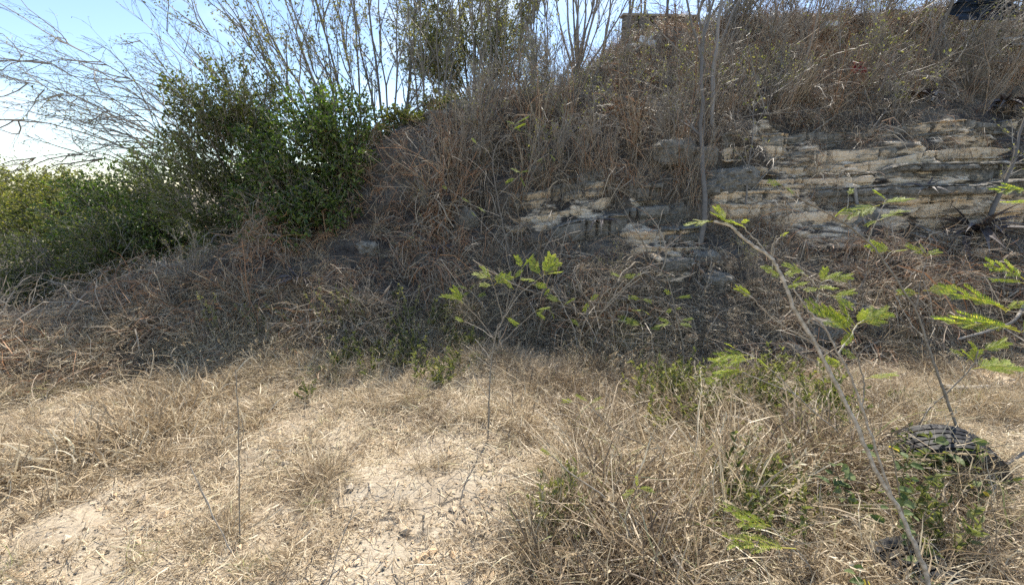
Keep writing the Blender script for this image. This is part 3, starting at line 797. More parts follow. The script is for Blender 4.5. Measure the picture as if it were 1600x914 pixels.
# pebbles and crumbs of the sandy soil
def pebble(k):
    r = np.random.default_rng(580 + k); mb = MB()
    n = 14
    for _ in range(n):
        V_ = np.array([[1, 0, 0], [0, 1, 0], [-1, 0, 0], [0, -1, 0], [0, 0, .8], [0, 0, -.5]]) + r.normal(0, .22, (6, 3)); s_ = r.uniform(.002, .0075) * (1 + 1.6 * (r.uniform() < .08))
        T_ = np.array([[0, 1, 4], [1, 2, 4], [2, 3, 4], [3, 0, 4], [1, 0, 5], [2, 1, 5], [3, 2, 5], [0, 3, 5]])
        c_ = np.append(r.uniform(-.12, .12, 2), .001)
        mb.add(V_ * s_ + c_, None, T_, r.uniform(0, .45) if r.uniform() < .75 else .9)
    return mb.mesh('pebble', M_stone)
P, Nn = sample_grid(GPts.reshape(-1, 3), GQ, 2600, rg_, gkeep)
kp = rg_.uniform(0, 1, len(P)) < .15 + .85 * sandy(P)
P = on_floor(P[kp])
scatter('pebbles', P, rots(np.tile([[0.0, 0, 1.0]], (len(P), 1)), rg_, 0.0), rg_.uniform(.7, 1.5, (len(P), 1)) * np.ones((1, 3)), rg_.integers(0, 4, len(P)), 0 * P[:, 0], [pebble(k) for k in range(4)], 'crumbs and small pebbles lying on the pale sand')
# ------------------------------------------------------------------ rocks of the face (parts of the bank)
def rock_mesh(k, bedded=True, nx=18, nz=9, ny=5):
    """unit boulder or slab: bedded stone with broken edges, about 1 x 1 x 1"""
    r = np.random.default_rng(700 + k)
    lin = lambda n: np.linspace(-1, 1, n)
    faces, V, n0 = [], [], 0
    def grid(fn, a, b):
        nonlocal n0
        U, W = np.meshgrid(lin(a), lin(b)); pts = fn(U, W).reshape(-1, 3)
        i = np.arange(a * b).reshape(b, a) + n0
        faces.append(np.stack([i[:-1, :-1], i[:-1, 1:], i[1:, 1:], i[1:, :-1]], -1).reshape(-1, 4)); V.append(pts); n0 += a * b
    o = lambda U: np.ones_like(U)
    grid(lambda U, W: np.stack([U, -o(U), W], -1), nx, nz)
    grid(lambda U, W: np.stack([U, W, o(U)], -1), nx, ny)
    grid(lambda U, W: np.stack([U, -W, -o(U)], -1), nx, ny)
    grid(lambda U, W: np.stack([-o(U), -U, W], -1), ny, nz)
    grid(lambda U, W: np.stack([o(U), U, W], -1), ny, nz)
    V = np.concatenate(V); Q = np.concatenate(faces)
    e = 4.0 if bedded else 2.8
    ln = (np.abs(V) ** e).sum(1) ** (1 / e)
    V = V / ln[:, None]
    off = r.uniform(0, 50, 3)
    big = fbm(V * 1.3 + off, 3, 5) - 0.5
    V = V * (1 + 0.6 * big)[:, None]
    jo = V[:, 0] * r.uniform(1.2, 2.2) + (fbm(V * 1.5 + off, 2, 16) - .5) * 1.6
    V[:, 1] *= 1 + 0.25 * ((jo - np.floor(jo)) - .5)
    V[:, 2] *= 1 + 0.3 * (vnoise(np.stack([np.floor(jo), 0 * jo, 0 * jo], -1), k) - .5)
    if bedded:
        t = V[:, 2] * r.uniform(1.6, 2.6) + (fbm(V * 1.1 + off, 2, 6) - .5) * 1.0
        V[:, 1] *= 1 + 0.22 * ((t - np.floor(t)) ** 0.6 - 0.5)
        V[:, 0] *= 1 + 0.12 * ((t - np.floor(t)) ** 0.6 - 0.5)
    fine = fbm(V * np.array([4, 4, 9.0]) + off, 3, 8) - 0.5
    V = V + norm(V) * (fine * 0.22)[:, None]
    return V * 0.5, Q

ROCK_SH = [rock_mesh(k, True) for k in range(7)] + [rock_mesh(20 + k, False, 14, 12, 6) for k in range(5)]
def rock_data(k, grey, nm):
    V, Q = ROCK_SH[k]
    mb = MB(); mb.add(V, Q, None, grey); return mb.mesh(nm, M_stone, False)
_rk = {}
def put_rock(u0, v0, u1, v1, grey=0.8, kind=None, proud=0.3, tilt=0.0, parent=None, nm='rock'):
    """stone filling the photo box (u0..v1), standing out of the bank"""
    c, nrm = hit((u0 + u1) / 2, (v0 + v1) / 2)
    s = depth_of(c) / FPX
    w, hgt = (u1 - u0) * s, (v1 - v0) * s
    dep = max(0.25, min(w, 0.6)) if hgt < w else max(0.2, w)
    k = kind if kind is not None else random.randrange(7)
    key = (k, round(grey, 1))
    if key not in _rk: _rk[key] = rock_data(k, grey, nm)
    o = bpy.data.objects.new(nm, _rk[key]); COL.objects.link(o)
    pos = c + np.array([0, dep * (0.5 - proud), 0.0])
    o.location = Vector(pos); o.scale = (w * 1.16, dep, hgt * 1.22)
    o.rotation_euler = (R(random.uniform(-8, 4)), R(tilt), R(random.uniform(-10, 10)))
    if parent is not None: o.parent = parent
    return o
def ledge_mesh(seed, w, h, d, kind):
    """a bed of limestone: thin layers one above the other, hard ones standing out, broken off along joints; w wide, h high, d deep"""
    r = np.random.default_rng(seed)
    N_ = max(26, int(w / .03)); x = np.linspace(-.5, .5, N_)
    e = sst(0, .16, .5 - np.abs(x) + r.uniform(-.02, .02))
    jx = np.sort(r.uniform(-.5, .5, max(2, int(w / .28)))); blk = np.searchsorted(jx, x)
    nl = max(2, int(h / r.uniform(.07, .12)))
    cut = np.sort(r.uniform(0, 1, nl - 1)); lv = np.concatenate([[0], cut, [1]])
    rows, val = [], []
    sag = (fbm(np.stack([x * w * 1.1 + seed, 0 * x, 0 * x], -1), 3, seed) - .5) * .45
    topn = (fbm(np.stack([x * w * 4 + seed, 0 * x, 0 * x], -1), 3, seed + 1) - .5)
    def row(zf, off, v):
        z = (zf - .5 + sag) * h * (.25 + .75 * e) + topn * h * .12 * zf
        y = -d * off * e
        rows.append(np.stack([x * w + r.normal(0, .003, N_), y + r.normal(0, .004, N_), z + r.normal(0, .003, N_)], -1)); val.append(np.full(N_, v) + r.normal(0, .06, N_))
    row(0.0, -.6, .5)
    for i in range(nl):
        hard = r.uniform() < (.75 if kind == 'dark' else .38 if kind == 'pale' else .5)
        off = r.uniform(.55, 1.0) if hard else r.uniform(.15, .5)
        bo = np.array([r.uniform(-.28, .28) for _ in range(len(jx) + 1)])[blk] + (fbm(np.stack([x * w * 6 + 9 * i, 0 * x + seed, 0 * x], -1), 3, 5) - .5) * .6
        v = (r.uniform(.65, 1.0) if hard else r.uniform(.4, .8)) if kind == 'dark' else (r.uniform(.3, .75) if hard else r.uniform(-.3, .15)) if kind == 'pale' else r.uniform(.35, .9)
        z0, z1 = lv[i], lv[i + 1]; g_ = (z1 - z0)
        row(z0 + .04 * g_, off + bo - .12, v - .1); row(z0 + .3 * g_, off + bo, v); row(z0 + .75 * g_, off + bo + .02, v); row(z1 - .03 * g_, off + bo - .08, v + .12)
    row(1.0, -.6, .8)
    V = np.stack(rows); n, m = V.shape[:2]
    i = np.arange(n * m).reshape(n, m)
    mb = MB(); mb.add(V, np.stack([i[:-1, :-1], i[:-1, 1:], i[1:, 1:], i[1:, :-1]], -1).reshape(-1, 4), None, np.concatenate(val))
    return mb.mesh('rock_ledge', M_stone, False)
def bed(seed, px, hpx, d, kind):
    """one continuous bed of the limestone following the face along the photo points px: layers, joints, crumbled edges"""
    r = np.random.default_rng(seed)
    us = np.linspace(px[0][0], px[-1][0], max(5, int((px[-1][0] - px[0][0]) / 22))); vs = np.interp(us, [p[0] for p in px], [p[1] for p in px])
    C = np.array([hit(u, v)[0] for u, v in zip(us, vs)])
    ker = np.array([1, 2, 3, 2, 1]) / 9.0
    C[:, 1] = np.convolve(np.pad(C[:, 1], 2, 'edge'), ker, 'valid')
    h = hpx * np.median(depth_of(C)) / FPX * 1.12
    L = np.concatenate([[0], np.cumsum(np.linalg.norm(np.diff(C, axis=0), axis=1))]); w = L[-1]
    N_ = max(24, int(w / .025)); x = np.linspace(0, w, N_)
    P = np.stack([np.interp(x, L, C[:, j]) for j in range(3)], -1)
    n1 = lambda f, s_, o=3: fbm(np.stack([x * f, 0 * x + s_ * 3.7, 0 * x], -1), o, s_) - .5
    e = sst(0, .10, np.minimum(x, w - x) / w + n1(8, seed) * .05)
    jx = np.sort(r.uniform(0, w, max(2, int(w / .3)))); blk = np.searchsorted(jx, x)
    gap = np.min(np.abs(x[:, None] - jx[None]), axis=1) < .018
    nl = max(2, int(h / r.uniform(.06, .11))); lv = np.concatenate([[0], np.sort(r.uniform(0, 1, nl - 1)), [1]])
    thick = .62 + .9 * (n1(1.6, seed + 1, 2) + .3); sag = n1(1.1, seed + 2) * .5
    tone_x = n1(1.3, seed + 3) * 1.1
    base = {'dark': .80, 'pale': -.04, 'mixed': .42}[kind]
    rows, val = [], []
    def row(zf, off, v):
        z = ((zf - .5) * thick + sag) * h * (.55 + .45 * e) + n1(9, seed + 4) * .02
        y = -d * off * e + .05 * (1 - e) + gap * .05 * (off > 0)
        rows.append(P + np.stack([r.normal(0, .003, N_), y + r.normal(0, .004, N_), z + r.normal(0, .003, N_)], -1)); val.append(np.broadcast_to(v, (N_,)) + r.normal(0, .05, N_) + gap * .25)
    row(0.0, -.8, .5)
    for i in range(nl):
        hard = r.uniform() < .5
        off = r.uniform(.6, 1.0) if hard else r.uniform(.2, .5)
        bo = np.array([r.uniform(-.25, .25) for _ in range(len(jx) + 1)])[blk] + n1(7, seed + 10 + i) * .8 + n1(26, seed + 30 + i, 2) * .3
        v = base + tone_x + (.22 if hard else -.15)
        z0, z1 = lv[i], lv[i + 1]; g_ = z1 - z0
        row(z0 + .05 * g_, off + bo - .15, v - .15); row(z0 + .3 * g_, off + bo, v); row(z0 + .7 * g_, off + bo * .8 + .03, v); row(z1 - .03 * g_, off + bo - .1, v + .2)
    row(1.0, -.8, .85)
    V = np.stack(rows); n, m = V.shape[:2]; i = np.arange(n * m).reshape(n, m)
    mb = MB(); mb.add(V, np.stack([i[:-1, :-1], i[:-1, 1:], i[1:, 1:], i[1:, :-1]], -1).reshape(-1, 4), None, np.clip(np.concatenate(val), -.3, 1.2))
    return mb.build('rock_ledge', M_stone, hillside)
for k, (px, hp, d, kd) in enumerate([
    ([(1205, 226), (1300, 222), (1440, 208), (1620, 196)], 24, .12, 'dark'), ([(1118, 218), (1180, 222), (1232, 224)], 26, .10, 'mixed'), ([(1122, 244), (1180, 242), (1230, 240)], 24, .08, 'pale'), ([(1215, 248), (1300, 248), (1370, 244), (1445, 236)], 26, .18, 'dark'),
    ([(1160, 268), (1250, 268), (1340, 268), (1400, 260), (1470, 246), (1600, 236)], 24, .08, 'pale'), ([(1370, 278), (1450, 272), (1530, 270), (1640, 268)], 26, .20, 'dark'), ([(1170, 288), (1270, 288), (1380, 286)], 20, .07, 'pale'), ([(1255, 306), (1340, 306), (1430, 302), (1530, 300), (1640, 298)], 30, .17, 'dark'),
    ([(1096, 312), (1170, 308), (1275, 304)], 22, .08, 'pale'), ([(1100, 332), (1180, 330), (1280, 326)], 22, .10, 'pale'), ([(1185, 348), (1270, 344), (1375, 340)], 22, .10, 'mixed'), ([(1420, 328), (1500, 326), (1610, 324)], 20, .08, 'pale'), ([(1430, 346), (1520, 344), (1610, 342)], 18, .06, 'pale'),
    ([(798, 347), (850, 341), (890, 334), (930, 322), (958, 313)], 15, .05, 'pale'), ([(775, 316), (840, 318), (880, 306), (955, 294)], 28, .13, 'dark'), ([(785, 358), (860, 357)], 13, .06, 'mixed'), ([(858, 366), (920, 358), (985, 350)], 28, .13, 'dark'), ([(978, 304), (1036, 302)], 30, .16, 'dark'),
    ([(974, 340), (1044, 338)], 30, .18, 'dark'), ([(1034, 368), (1102, 364)], 38, .18, 'dark'), ([(964, 371), (1010, 371), (1046, 373)], 20, .10, 'pale'), ([(986, 397), (1040, 398), (1096, 392)], 20, .03, 'pale'), ([(1008, 418), (1086, 413)], 16, .08, 'mixed')]):
    bed(820 + 41 * k, px, hp, d, kd)
random.seed(3)
for t in [(1030, 320, 1075, 350, .9, 11), (1028, 222, 1082, 258, .85, 7), (1085, 232, 1118, 262, .8, 8), (828, 262, 858, 288, .85, 9), (905, 268, 950, 296, .85, 11),
          (718, 333, 746, 374, .75, 10), (665, 175, 700, 195, .7, 7), (700, 160, 735, 180, .7, 9), (1098, 268, 1176, 308, .95, 8),
          (1100, 430, 1145, 455, .8, 10), (1080, 395, 1120, 420, .75, 8), (1332, 326, 1372, 356, .9, 9), (560, 380, 590, 400, .8, 7), (770, 210, 800, 232, .8, 9), (1140, 120, 1180, 150, .8, 8), (1500, 110, 1540, 130, .85, 10)]:
    put_rock(*t[:4], grey=t[4], kind=t[5], proud=0.26, tilt=random.uniform(-8, 3), parent=hillside, nm='boulder')

# ------------------------------------------------------------------ trees and shrubs
def bez(a, b, n, sag, r, wob=0.012):
    """curved stem from a to b: leaves a steeply, bows by 'sag' (vector)"""
    t = np.linspace(0, 1, n)[:, None]
    L = np.linalg.norm(b - a)
    w = np.cumsum(r.normal(0, wob * L, (n, 3)) * np.array([1, 1, .5]), 0); w -= w[-1] * t
    return a * (1 - t) ** 2 + 2 * t * (1 - t) * ((a + b) / 2 + sag) + b * t ** 2 + w * 0.5

def kids(r, P, per, lo, hi, ang, ratio, Lpar, up=0.0, n=6, wob=0.12, bend=(0, 0, 0.15)):
    """side shoots of the lines P (M,n,3): returns lines (M*per, n, 3), and their length"""
    M, m, _ = P.shape
    par = np.repeat(np.arange(M), per)
    t = r.uniform(lo, hi, M * per) * (m - 1)
    i = np.minimum(t.astype(int), m - 2); f = (t - i)[:, None]
    b = P[par, i] * (1 - f) + P[par, i + 1] * f
    d = norm(P[par, i + 1] - P[par, i])
    sd = norm(np.cross(d, r.normal(0, 1, (len(par), 3))))
    a = np.clip(r.normal(ang, ang * 0.35, len(par)), 0.15, 1.5)[:, None]
    d = d * np.cos(a) + sd * np.sin(a) + np.array([0, 0, up])
    ln = Lpar[par] * r.uniform(ratio * 0.55, ratio * 1.25, len(par)) * (1.1 - 0.5 * t / (m - 1))
    return curves(b, d, ln, n, wob, np.array(bend), r), ln

def put_leaves(r, mb, P, per, L, W, lo=0.2, a_hi=1.0, a_lo=0.0, droop=0.2):
    M, m, _ = P.shape
    par = np.repeat(np.arange(M), per)
    t = r.uniform(lo, 1, len(par)) * (m - 1)
    i = np.minimum(t.astype(int), m - 2); f = (t - i)[:, None]
    b = P[par, i] * (1 - f) + P[par, i + 1] * f
    d = norm(P[par, i + 1] - P[par, i]) + r.normal(0, .8, (len(par), 3)) - np.array([0, 0, droop])
    N_ = r.normal(0, .6, (len(par), 3)) + np.array([0, 0, 1.0])
    s = r.uniform(0.45, 1.4, len(par))
    mb.leaves(b, d, N_, L * s, W * s, r.uniform(a_lo, a_hi, len(par)))

def taper(P, r0, r1, p=1.0):
    M, n = P.shape[:2]
    t = np.linspace(0, 1, n)[None] ** p
    return (np.broadcast_to(np.asarray(r0, float), (M,))[:, None] * (1 - t) + np.broadcast_to(np.asarray(r1, float), (M,))[:, None] * t)

def stems_tree(name, label, cat, base, stems, seed, r0=0.03, per=(8, 7), ang=(0.5, 0.6), ratio=(0.45, 0.45), leaf=None, leaf_mat=None, leaf_n=3, group=None, bark=None, tw=0.0028, up=(0.1, 0.1), lo=0.25, wob=0.1,
               radii=None, leaf_lo=.3, n=12, third=0, bend=(0, 0, .15), tmat=None):
    """several stems (lists of world points) from one base, each a part 'trunk'; side branches one part; leaves one part"""
    r = np.random.default_rng(seed)
    root = thing(name, label, cat, base, group)
    SP_, SL, SR = [], [], []
    for k, s in enumerate(stems):
        pts, sag = s
        P = bez(np.array(pts[0]), np.array(pts[1]), n, np.array(sag), r)
        rr = r0 * (radii[k] if radii else r.uniform(0.6, 1.1))
        mb = MB(); mb.tubes(P[None], taper(P[None], rr, rr * 0.22), 6, np.array([r.uniform(0.2, .8)]))
        mb.build('trunk', bark or M_bark, root, smooth=True)
        SP_.append(P); SL.append(np.linalg.norm(P[-1] - P[0])); SR.append(rr)
    SP_ = np.stack(SP_); SL = np.array(SL)
    b = MB()
    K1, L1 = kids(r, SP_, per[0], lo, 1.0, ang[0], ratio[0], SL, up[0], 7, wob, bend)
    b.tubes(K1, taper(K1, np.clip(L1 * 0.012, tw * 1.3, r0 * .5), tw), 4, r.uniform(.1, .9, len(K1)))
    K2, L2 = kids(r, K1, per[1], 0.15, 1.0, ang[1], ratio[1], L1, up[1], 5, wob * 1.1, bend)
    b.tubes(K2, taper(K2, tw, tw * 0.6), 3, r.uniform(.1, .9, len(K2)))
    last = K2
    if third:
        K3, L3 = kids(r, K2, third, 0.2, 1.0, .7, .5, L2, 0, 4, wob, bend)
        b.tubes(K3, taper(K3, tw * .7, tw * 0.45), 3, r.uniform(.1, .9, len(K3))); last = K3
    o_ = b.build('branches', tmat or M_twig, root); o_['kind'] = 'stuff'
    if leaf:
        lm = MB(); put_leaves(r, lm, last, leaf_n, leaf[0], leaf[1], leaf_lo)
        f = lm.build('foliage', leaf_mat, root); f['kind'] = 'stuff'
    return root

def shrub(name, label, base, ells, nclump, seed, leaf, mat, per=8, ln=0.35, leaf_n=6, cat='shrub', group=None, tw=0.0035, stems=7, a_lo=0.0, a_hi=1.0, inner=0.35, twmat=None):
    """leafy shrub: stems from the base to sprays spread through the ellipsoids (centre, radii, weight)"""
    r = np.random.default_rng(seed)
    root = thing(name, label, cat, base, group)
    w = np.array([e[2] for e in ells], float); w /= w.sum()
    ch = r.choice(len(ells), nclump, p=w)
    C = np.array([e[0] for e in ells], float)[ch]; Rr = np.array([e[1] for e in ells], float)[ch]
    d = norm(r.normal(0, 1, (nclump, 3))); q_ = r.uniform(inner, 1, nclump) ** 0.45
    P0 = C + d * Rr * q_[:, None]
    P0 = P0 + (np.stack([vnoise(P0 * 1.7, 3 + k) for k in range(3)], -1) - 0.5) * 0.9 * Rr.mean(1, keepdims=True) * .6
    P0[:, 2] = np.maximum(P0[:, 2], 0.15)
    base = np.array(base, float)
    # main stems
    mb = MB()
    tgt = P0[r.choice(nclump, stems, replace=False)]
    for tq in tgt:
        S = bez(base + np.append(r.normal(0, .12, 2), 0), tq, 9, np.array([0, 0, 0.3]), r)
        mb.tubes(S[None], taper(S[None], 0.03, 0.008), 5, np.array([r.uniform(0, 1)]))
    mb.build('trunk', M_bark, root, smooth=True)
    out = norm(P0 - (C * 0.7 + base * 0.3 - np.array([0, 0, .2]))) + np.array([0, 0, .25])
    br = curves(P0 - out * ln * 0.8, out, np.full(nclump, ln * 1.4), 6, 0.12, np.array([0, 0, -.2]), r)
    b = MB(); b.tubes(br, taper(br, tw * 1.4, tw * .6), 3, r.uniform(.1, .8, nclump))
    tw_, l2 = kids(r, br, per, 0.1, 1.0, .75, .7, np.full(nclump, ln), 0.1, 4, .15, (0, 0, -.1))
    b.tubes(tw_, taper(tw_, tw * .7, tw * .4), 3, r.uniform(.1, .9, len(tw_)))
    o_ = b.build('branches', twmat or M_twig, root); o_['kind'] = 'stuff'
    lm = MB(); put_leaves(r, lm, tw_, leaf_n, leaf[0], leaf[1], 0.1, a_hi, a_lo)
    f = lm.build('crown', mat, root); f['kind'] = 'stuff'
    return root

def gp(x, y):
    return np.array([x, y, floor_z(x, y)])

# --- dark green glossy shrub hanging over the left end of the bank
def ell(u, v, y, ru, rv, dy, w=1.0):
    c = at(u, v, y); s = depth_of(c) / FPX
    return (c, (ru * s, dy, rv * s), w)
shrub('evergreen_shrub', 'dense dark green glossy leaved shrub spilling over the left end of the bank', gp(-2.5, 6.3),
      [ell(480, 235, 5.7, 85, 80, .6, 3), ell(535, 190, 6.0, 55, 50, .5, 1.3), ell(440, 310, 5.3, 70, 55, .4, 1.8), ell(545, 260, 5.6, 35, 55, .35, 1.1), ell(400, 240, 5.9, 60, 70, .5, 1.4), ell(500, 325, 5.2, 45, 35, .3, 1.0), ell(430, 350, 5.0, 50, 28, .25, .8)],
      560, 11, (0.046, 0.025), M_dark_leaf, per=9, ln=.30, leaf_n=6)
shrub('evergreen_shrub', 'olive green twiggy shrub left of the darkest shrub', gp(-3.9, 6.4),
      [ell(345, 235, 5.8, 60, 75, .6, 2.4), ell(325, 320, 5.5, 70, 60, .5, 1.7), ell(395, 175, 6.8, 45, 45, .5, .7), ell(270, 280, 6.4, 60, 60, .5, 1.2), ell(360, 360, 5.5, 40, 40, .3, .8), ell(335, 160, 5.6, 55, 50, .4, .4), ell(395, 140, 5.8, 55, 50, .4, .4)],
      560, 12, (0.04, 0.02), M_olive_leaf, per=9, ln=.3, leaf_n=5, a_hi=.75)
shrub('evergreen_shrub', 'low dark shrub at the foot of the arching bare tree', gp(-5.2, 6.8),
      [ell(210, 310, 7.0, 70, 55, .7, 2), ell(265, 350, 6.3, 60, 40, .5, 1.3), ell(165, 350, 6.6, 60, 50, .6, 1.4), ell(230, 385, 6.0, 50, 25, .4, .7)],
      420, 13, (0.045, 0.024), M_dark_leaf, per=8, ln=.32, leaf_n=6, a_lo=.2)
shrub('far_shrub', 'yellowish shrub farthest left against the sky', gp(-12.8, 11.5),
      [ell(30, 305, 11.5, 60, 45, 1.2, 2), ell(-30, 320, 11.0, 60, 50, 1.2, 1.5), ell(80, 330, 10.5, 50, 40, 1, 1)],
      400, 14, (0.07, 0.038), M_olive_leaf, per=8, ln=.45, leaf_n=6, a_lo=.5)
shrub('far_shrub', 'rounded olive shrub second from the left against the sky', gp(-9.6, 9.6),
      [ell(110, 315, 9.8, 60, 42, .9, 2), ell(60, 365, 9.0, 60, 45, .8, 1.4), ell(150, 365, 8.6, 60, 45, .7, 1.2)],
      420, 15, (0.055, 0.03), M_olive_leaf, per=8, ln=.4, leaf_n=6, a_lo=.1)
shrub('far_shrub', 'low green scrub at the left edge where the bank runs out', gp(-7.0, 6.2),
      [ell(30, 420, 6.2, 70, 45, .7, 2), ell(110, 415, 6.2, 70, 40, .6, 1.5), ell(10, 460, 5.6, 60, 32, .5, 1), ell(170, 420, 5.9, 50, 30, .4, 1), ell(195, 375, 5.9, 50, 35, .4, 1.3)],
      520, 16, (0.04, 0.019), M_olive_leaf, per=8, ln=.3, leaf_n=4, a_hi=.7)
shrub('creeper', 'thin green creeper running down the bank below the dark shrub', gp(-3.5, 5.2),
      [ell(330, 415, 5.1, 40, 40, .2, 2), ell(290, 445, 4.9, 50, 25, .2, 1.3), ell(250, 440, 5.1, 50, 20, .2, .8)],
      130, 17, (0.03, 0.015), M_olive_leaf, per=7, ln=.2, leaf_n=4, a_hi=.55, cat='creeper', stems=6)
shrub('creeper', 'leafy green creeper along the crest of the bank right of the dark shrub', gp(-1.6, 6.9),
      [ell(640, 185, 6.6, 40, 12, .3, 1.5), ell(690, 165, 7.0, 30, 8, .3, .8), ell(600, 210, 6.4, 30, 16, .3, 1)],
      130, 18, (0.042, 0.024), M_olive_leaf, per=7, ln=.2, leaf_n=6, a_lo=.3, cat='creeper', stems=6)

# --- bare arching tree at the left: stems bow over towards the left
B = gp(-4.6, 8.6)
def st(base, u, v, y, sag):
    return ((base, at(u, v, y)), sag)
stems_tree('bare_tree', 'leafless tree arching far over to the left against the sky', 'tree', B,
           [st(B, 10, 80, 9.2, (-.4, 0, 1.5)), st(B, -20, 190, 8.8, (-.6, 0, 1.6)), st(B, 90, 60, 9.6, (-.2, 0, 1.3)), st(B, 40, 250, 8.4, (-.5, 0, 1.5)), st(B, 150, 110, 9.0, (-.2, 0, 1.0)), st(B, 60, 140, 8.6, (-.5, 0, 1.4)),
            st(B, 215, 60, 9.0, (-.1, 0, .7)), st(B, 120, 190, 8.2, (-.4, 0, 1.2)), st(B, 20, 130, 9.6, (-.5, 0, 1.7))], 21, r0=0.026, per=(13, 9), ang=(.45, .55), ratio=(.36, .42), leaf=(.035, .018), leaf_mat=M_pale_leaf, leaf_n=1,
           tw=.0036, lo=.25, up=(0.0, 0.0), third=2, bend=(-.5, 0, -.1), wob=.17)
B = gp(-3.9, 8.9)
stems_tree('bare_tree', 'slender leafless tree rising just right of the arching tree', 'tree', B,
           [st(B, 235, 20, 9.2, (-.2, 0, .6)), st(B, 290, 60, 9.0, (-.1, 0, .5)), st(B, 200, 150, 8.6, (-.3, 0, .8)), st(B, 330, 110, 9.0, (0, 0, .4)), st(B, 250, 130, 8.6, (-.2, 0, .6))], 22, r0=0.022, per=(12, 8),
           ang=(.5, .6), ratio=(.34, .42), leaf=(.04, .02), leaf_mat=M_pale_leaf, leaf_n=1, tw=.0034, third=2, wob=.16)
# --- many stemmed trees going out of the top of the frame
B = gp(-3.0, 8.6)
stems_tree('fan_tree', 'many stemmed bare tree fanning up behind the dark shrub', 'tree', B,
           [st(B, 330, -40, 8.6, (-.4, 0, .6)), st(B, 400, -120, 8.8, (-.2, 0, .5)), st(B, 460, -140, 8.8, (-.1, 0, .4)), st(B, 505, -150, 9.0, (0, 0, .3)), st(B, 360, 30, 8.3, (-.3, 0, .6)), st(B, 430, -80, 8.4, (-.2, 0, .4)),
            st(B, 310, 40, 8.8, (-.4, 0, .7)), st(B, 545, -120, 9.2, (.1, 0, .3)), st(B, 475, -60, 8.5, (-.1, 0, .3)), st(B, 380, -20, 8.9, (-.2, 0, .5))], 23, r0=0.03, per=(12, 8), ang=(.42, .55), ratio=(.32, .42),
           leaf=(.040, .022), leaf_mat=M_pale_leaf, leaf_n=3, tw=.0032, third=2, wob=.14)
B = gp(-2.4, 8.4)
stems_tree('fan_tree', 'pale stemmed tree with upright forks left of the grey leafy tree', 'tree', B,
           [st(B, 560, -150, 8.5, (-.1, 0, .2)), st(B, 590, -150, 8.7, (0, 0, .2)), st(B, 620, -130, 8.9, (.1, 0, .2)), st(B, 655, -60, 9.0, (.2, 0, .2)), st(B, 530, -100, 8.2, (-.1, 0, .3)), st(B, 640, 40, 8.6, (.2, 0, .2))], 24,
           r0=0.032, per=(11, 8), ang=(.4, .55), ratio=(.3, .42), leaf=(.042, .022), leaf_mat=M_pale_leaf, leaf_n=3, tw=.0032, third=2, wob=.14)
# --- dense grey-green tree on the crest
B = gp(-0.9, 10.6)
stems_tree('leafy_tree', 'tall tree with a veil of small grey green leaves on the crest', 'tree', B,
           [st(B, 660, -60, 10.4, (-.2, 0, .2)), st(B, 690, -150, 10.6, (-.1, 0, .2)), st(B, 725, -170, 10.8, (0, 0, 0.1)), st(B, 760, -170, 10.6, (0, 0, .1)), st(B, 800, -150, 10.8, (.1, 0, .1)), st(B, 840, -100, 10.6, (.2, 0, .2)),
            st(B, 650, 30, 10.2, (-.2, 0, .2)), st(B, 835, 10, 10.2, (.2, 0, .2))], 25, r0=0.03, per=(17, 8), ang=(.6, .6), ratio=(.28, .45), leaf=(.045, .024), leaf_mat=M_pale_leaf, leaf_n=6, tw=.0032, lo=.08, third=4)
for k, (u, v, x, y, lab) in enumerate([(700, -120, -1.3, 8.2, 'thin grey sapling on the crest below the left side of the leafy tree'), (735, -140, -.75, 8.3, 'thin grey sapling in front of the middle of the leafy tree'),
                                  (775, -150, -.35, 8.4, 'thin forked sapling in front of the right side of the leafy tree'), (815, -150, .1, 8.6, 'straight thin sapling at the right edge of the leafy tree'),
                                  (860, -140, .65, 8.7, 'thin sapling between the leafy tree and the upright clump')]):
    B = gp(x, y)
    stems_tree('crest_sapling', lab, 'sapling', B, [st(B, u, v, y, (random.uniform(-.1, .1), 0, .1)), st(B, u + random.uniform(-30, 30), v + 60, y + .2, (random.uniform(-.1, .1), 0, .1))], 30 + k, r0=.022, per=(12, 6), ang=(.4, .5),
               ratio=(.28, .42), leaf=(.045, .02), leaf_mat=M_pale_leaf, leaf_n=3, tw=.0032, group='saplings on the crest', lo=.15)
shrub('crest_tree', 'broad airy grey green crown behind the thin saplings of the crest', gp(-0.7, 11.5),
      [ell(735, 60, 11.2, 105, 70, 1.0, 3), ell(680, 95, 10.8, 50, 40, .7, 1.0), ell(655, 50, 10.8, 45, 60, .7, 1.2), ell(805, 85, 11.0, 50, 50, .7, 1.2), ell(740, -60, 11.4, 100, 60, 1, 1.6)],
      400, 19, (0.042, 0.020), M_pale_leaf, per=9, ln=.55, leaf_n=8, a_hi=.9, cat='tree', inner=.2)
for k, (u, x, y, lab) in enumerate([(650, -1.55, 7.6, 'leafy thin sapling at the left end of the row on the crest'), (680, -1.3, 7.9, 'second thin sapling from the left in the row on the crest'), (758, -.45, 8.0, 'thin sapling with a bent tip under the airy crown'),
                                 (795, -.1, 8.2, 'thin sapling with few leaves under the right side of the airy crown'), (838, .35, 8.3, 'slim sapling left of the upright clump of stems'), (842, .5, 9.2, 'slim sapling behind the one left of the upright clump')]):
    B = gp(x, y)
    stems_tree('crest_sapling', lab, 'sapling', B, [st(B, u, -140, y, (random.uniform(-.1, .1), 0, .1)), st(B, u + random.uniform(-35, 35), -40, y + .2, (random.uniform(-.1, .1), 0, .1))], 130 + k, r0=.02, per=(12, 6), ang=(.4, .5),
               ratio=(.28, .42), leaf=(.04, .02), leaf_mat=M_pale_leaf, leaf_n=3, tw=.003, group='saplings on the crest', lo=.1)
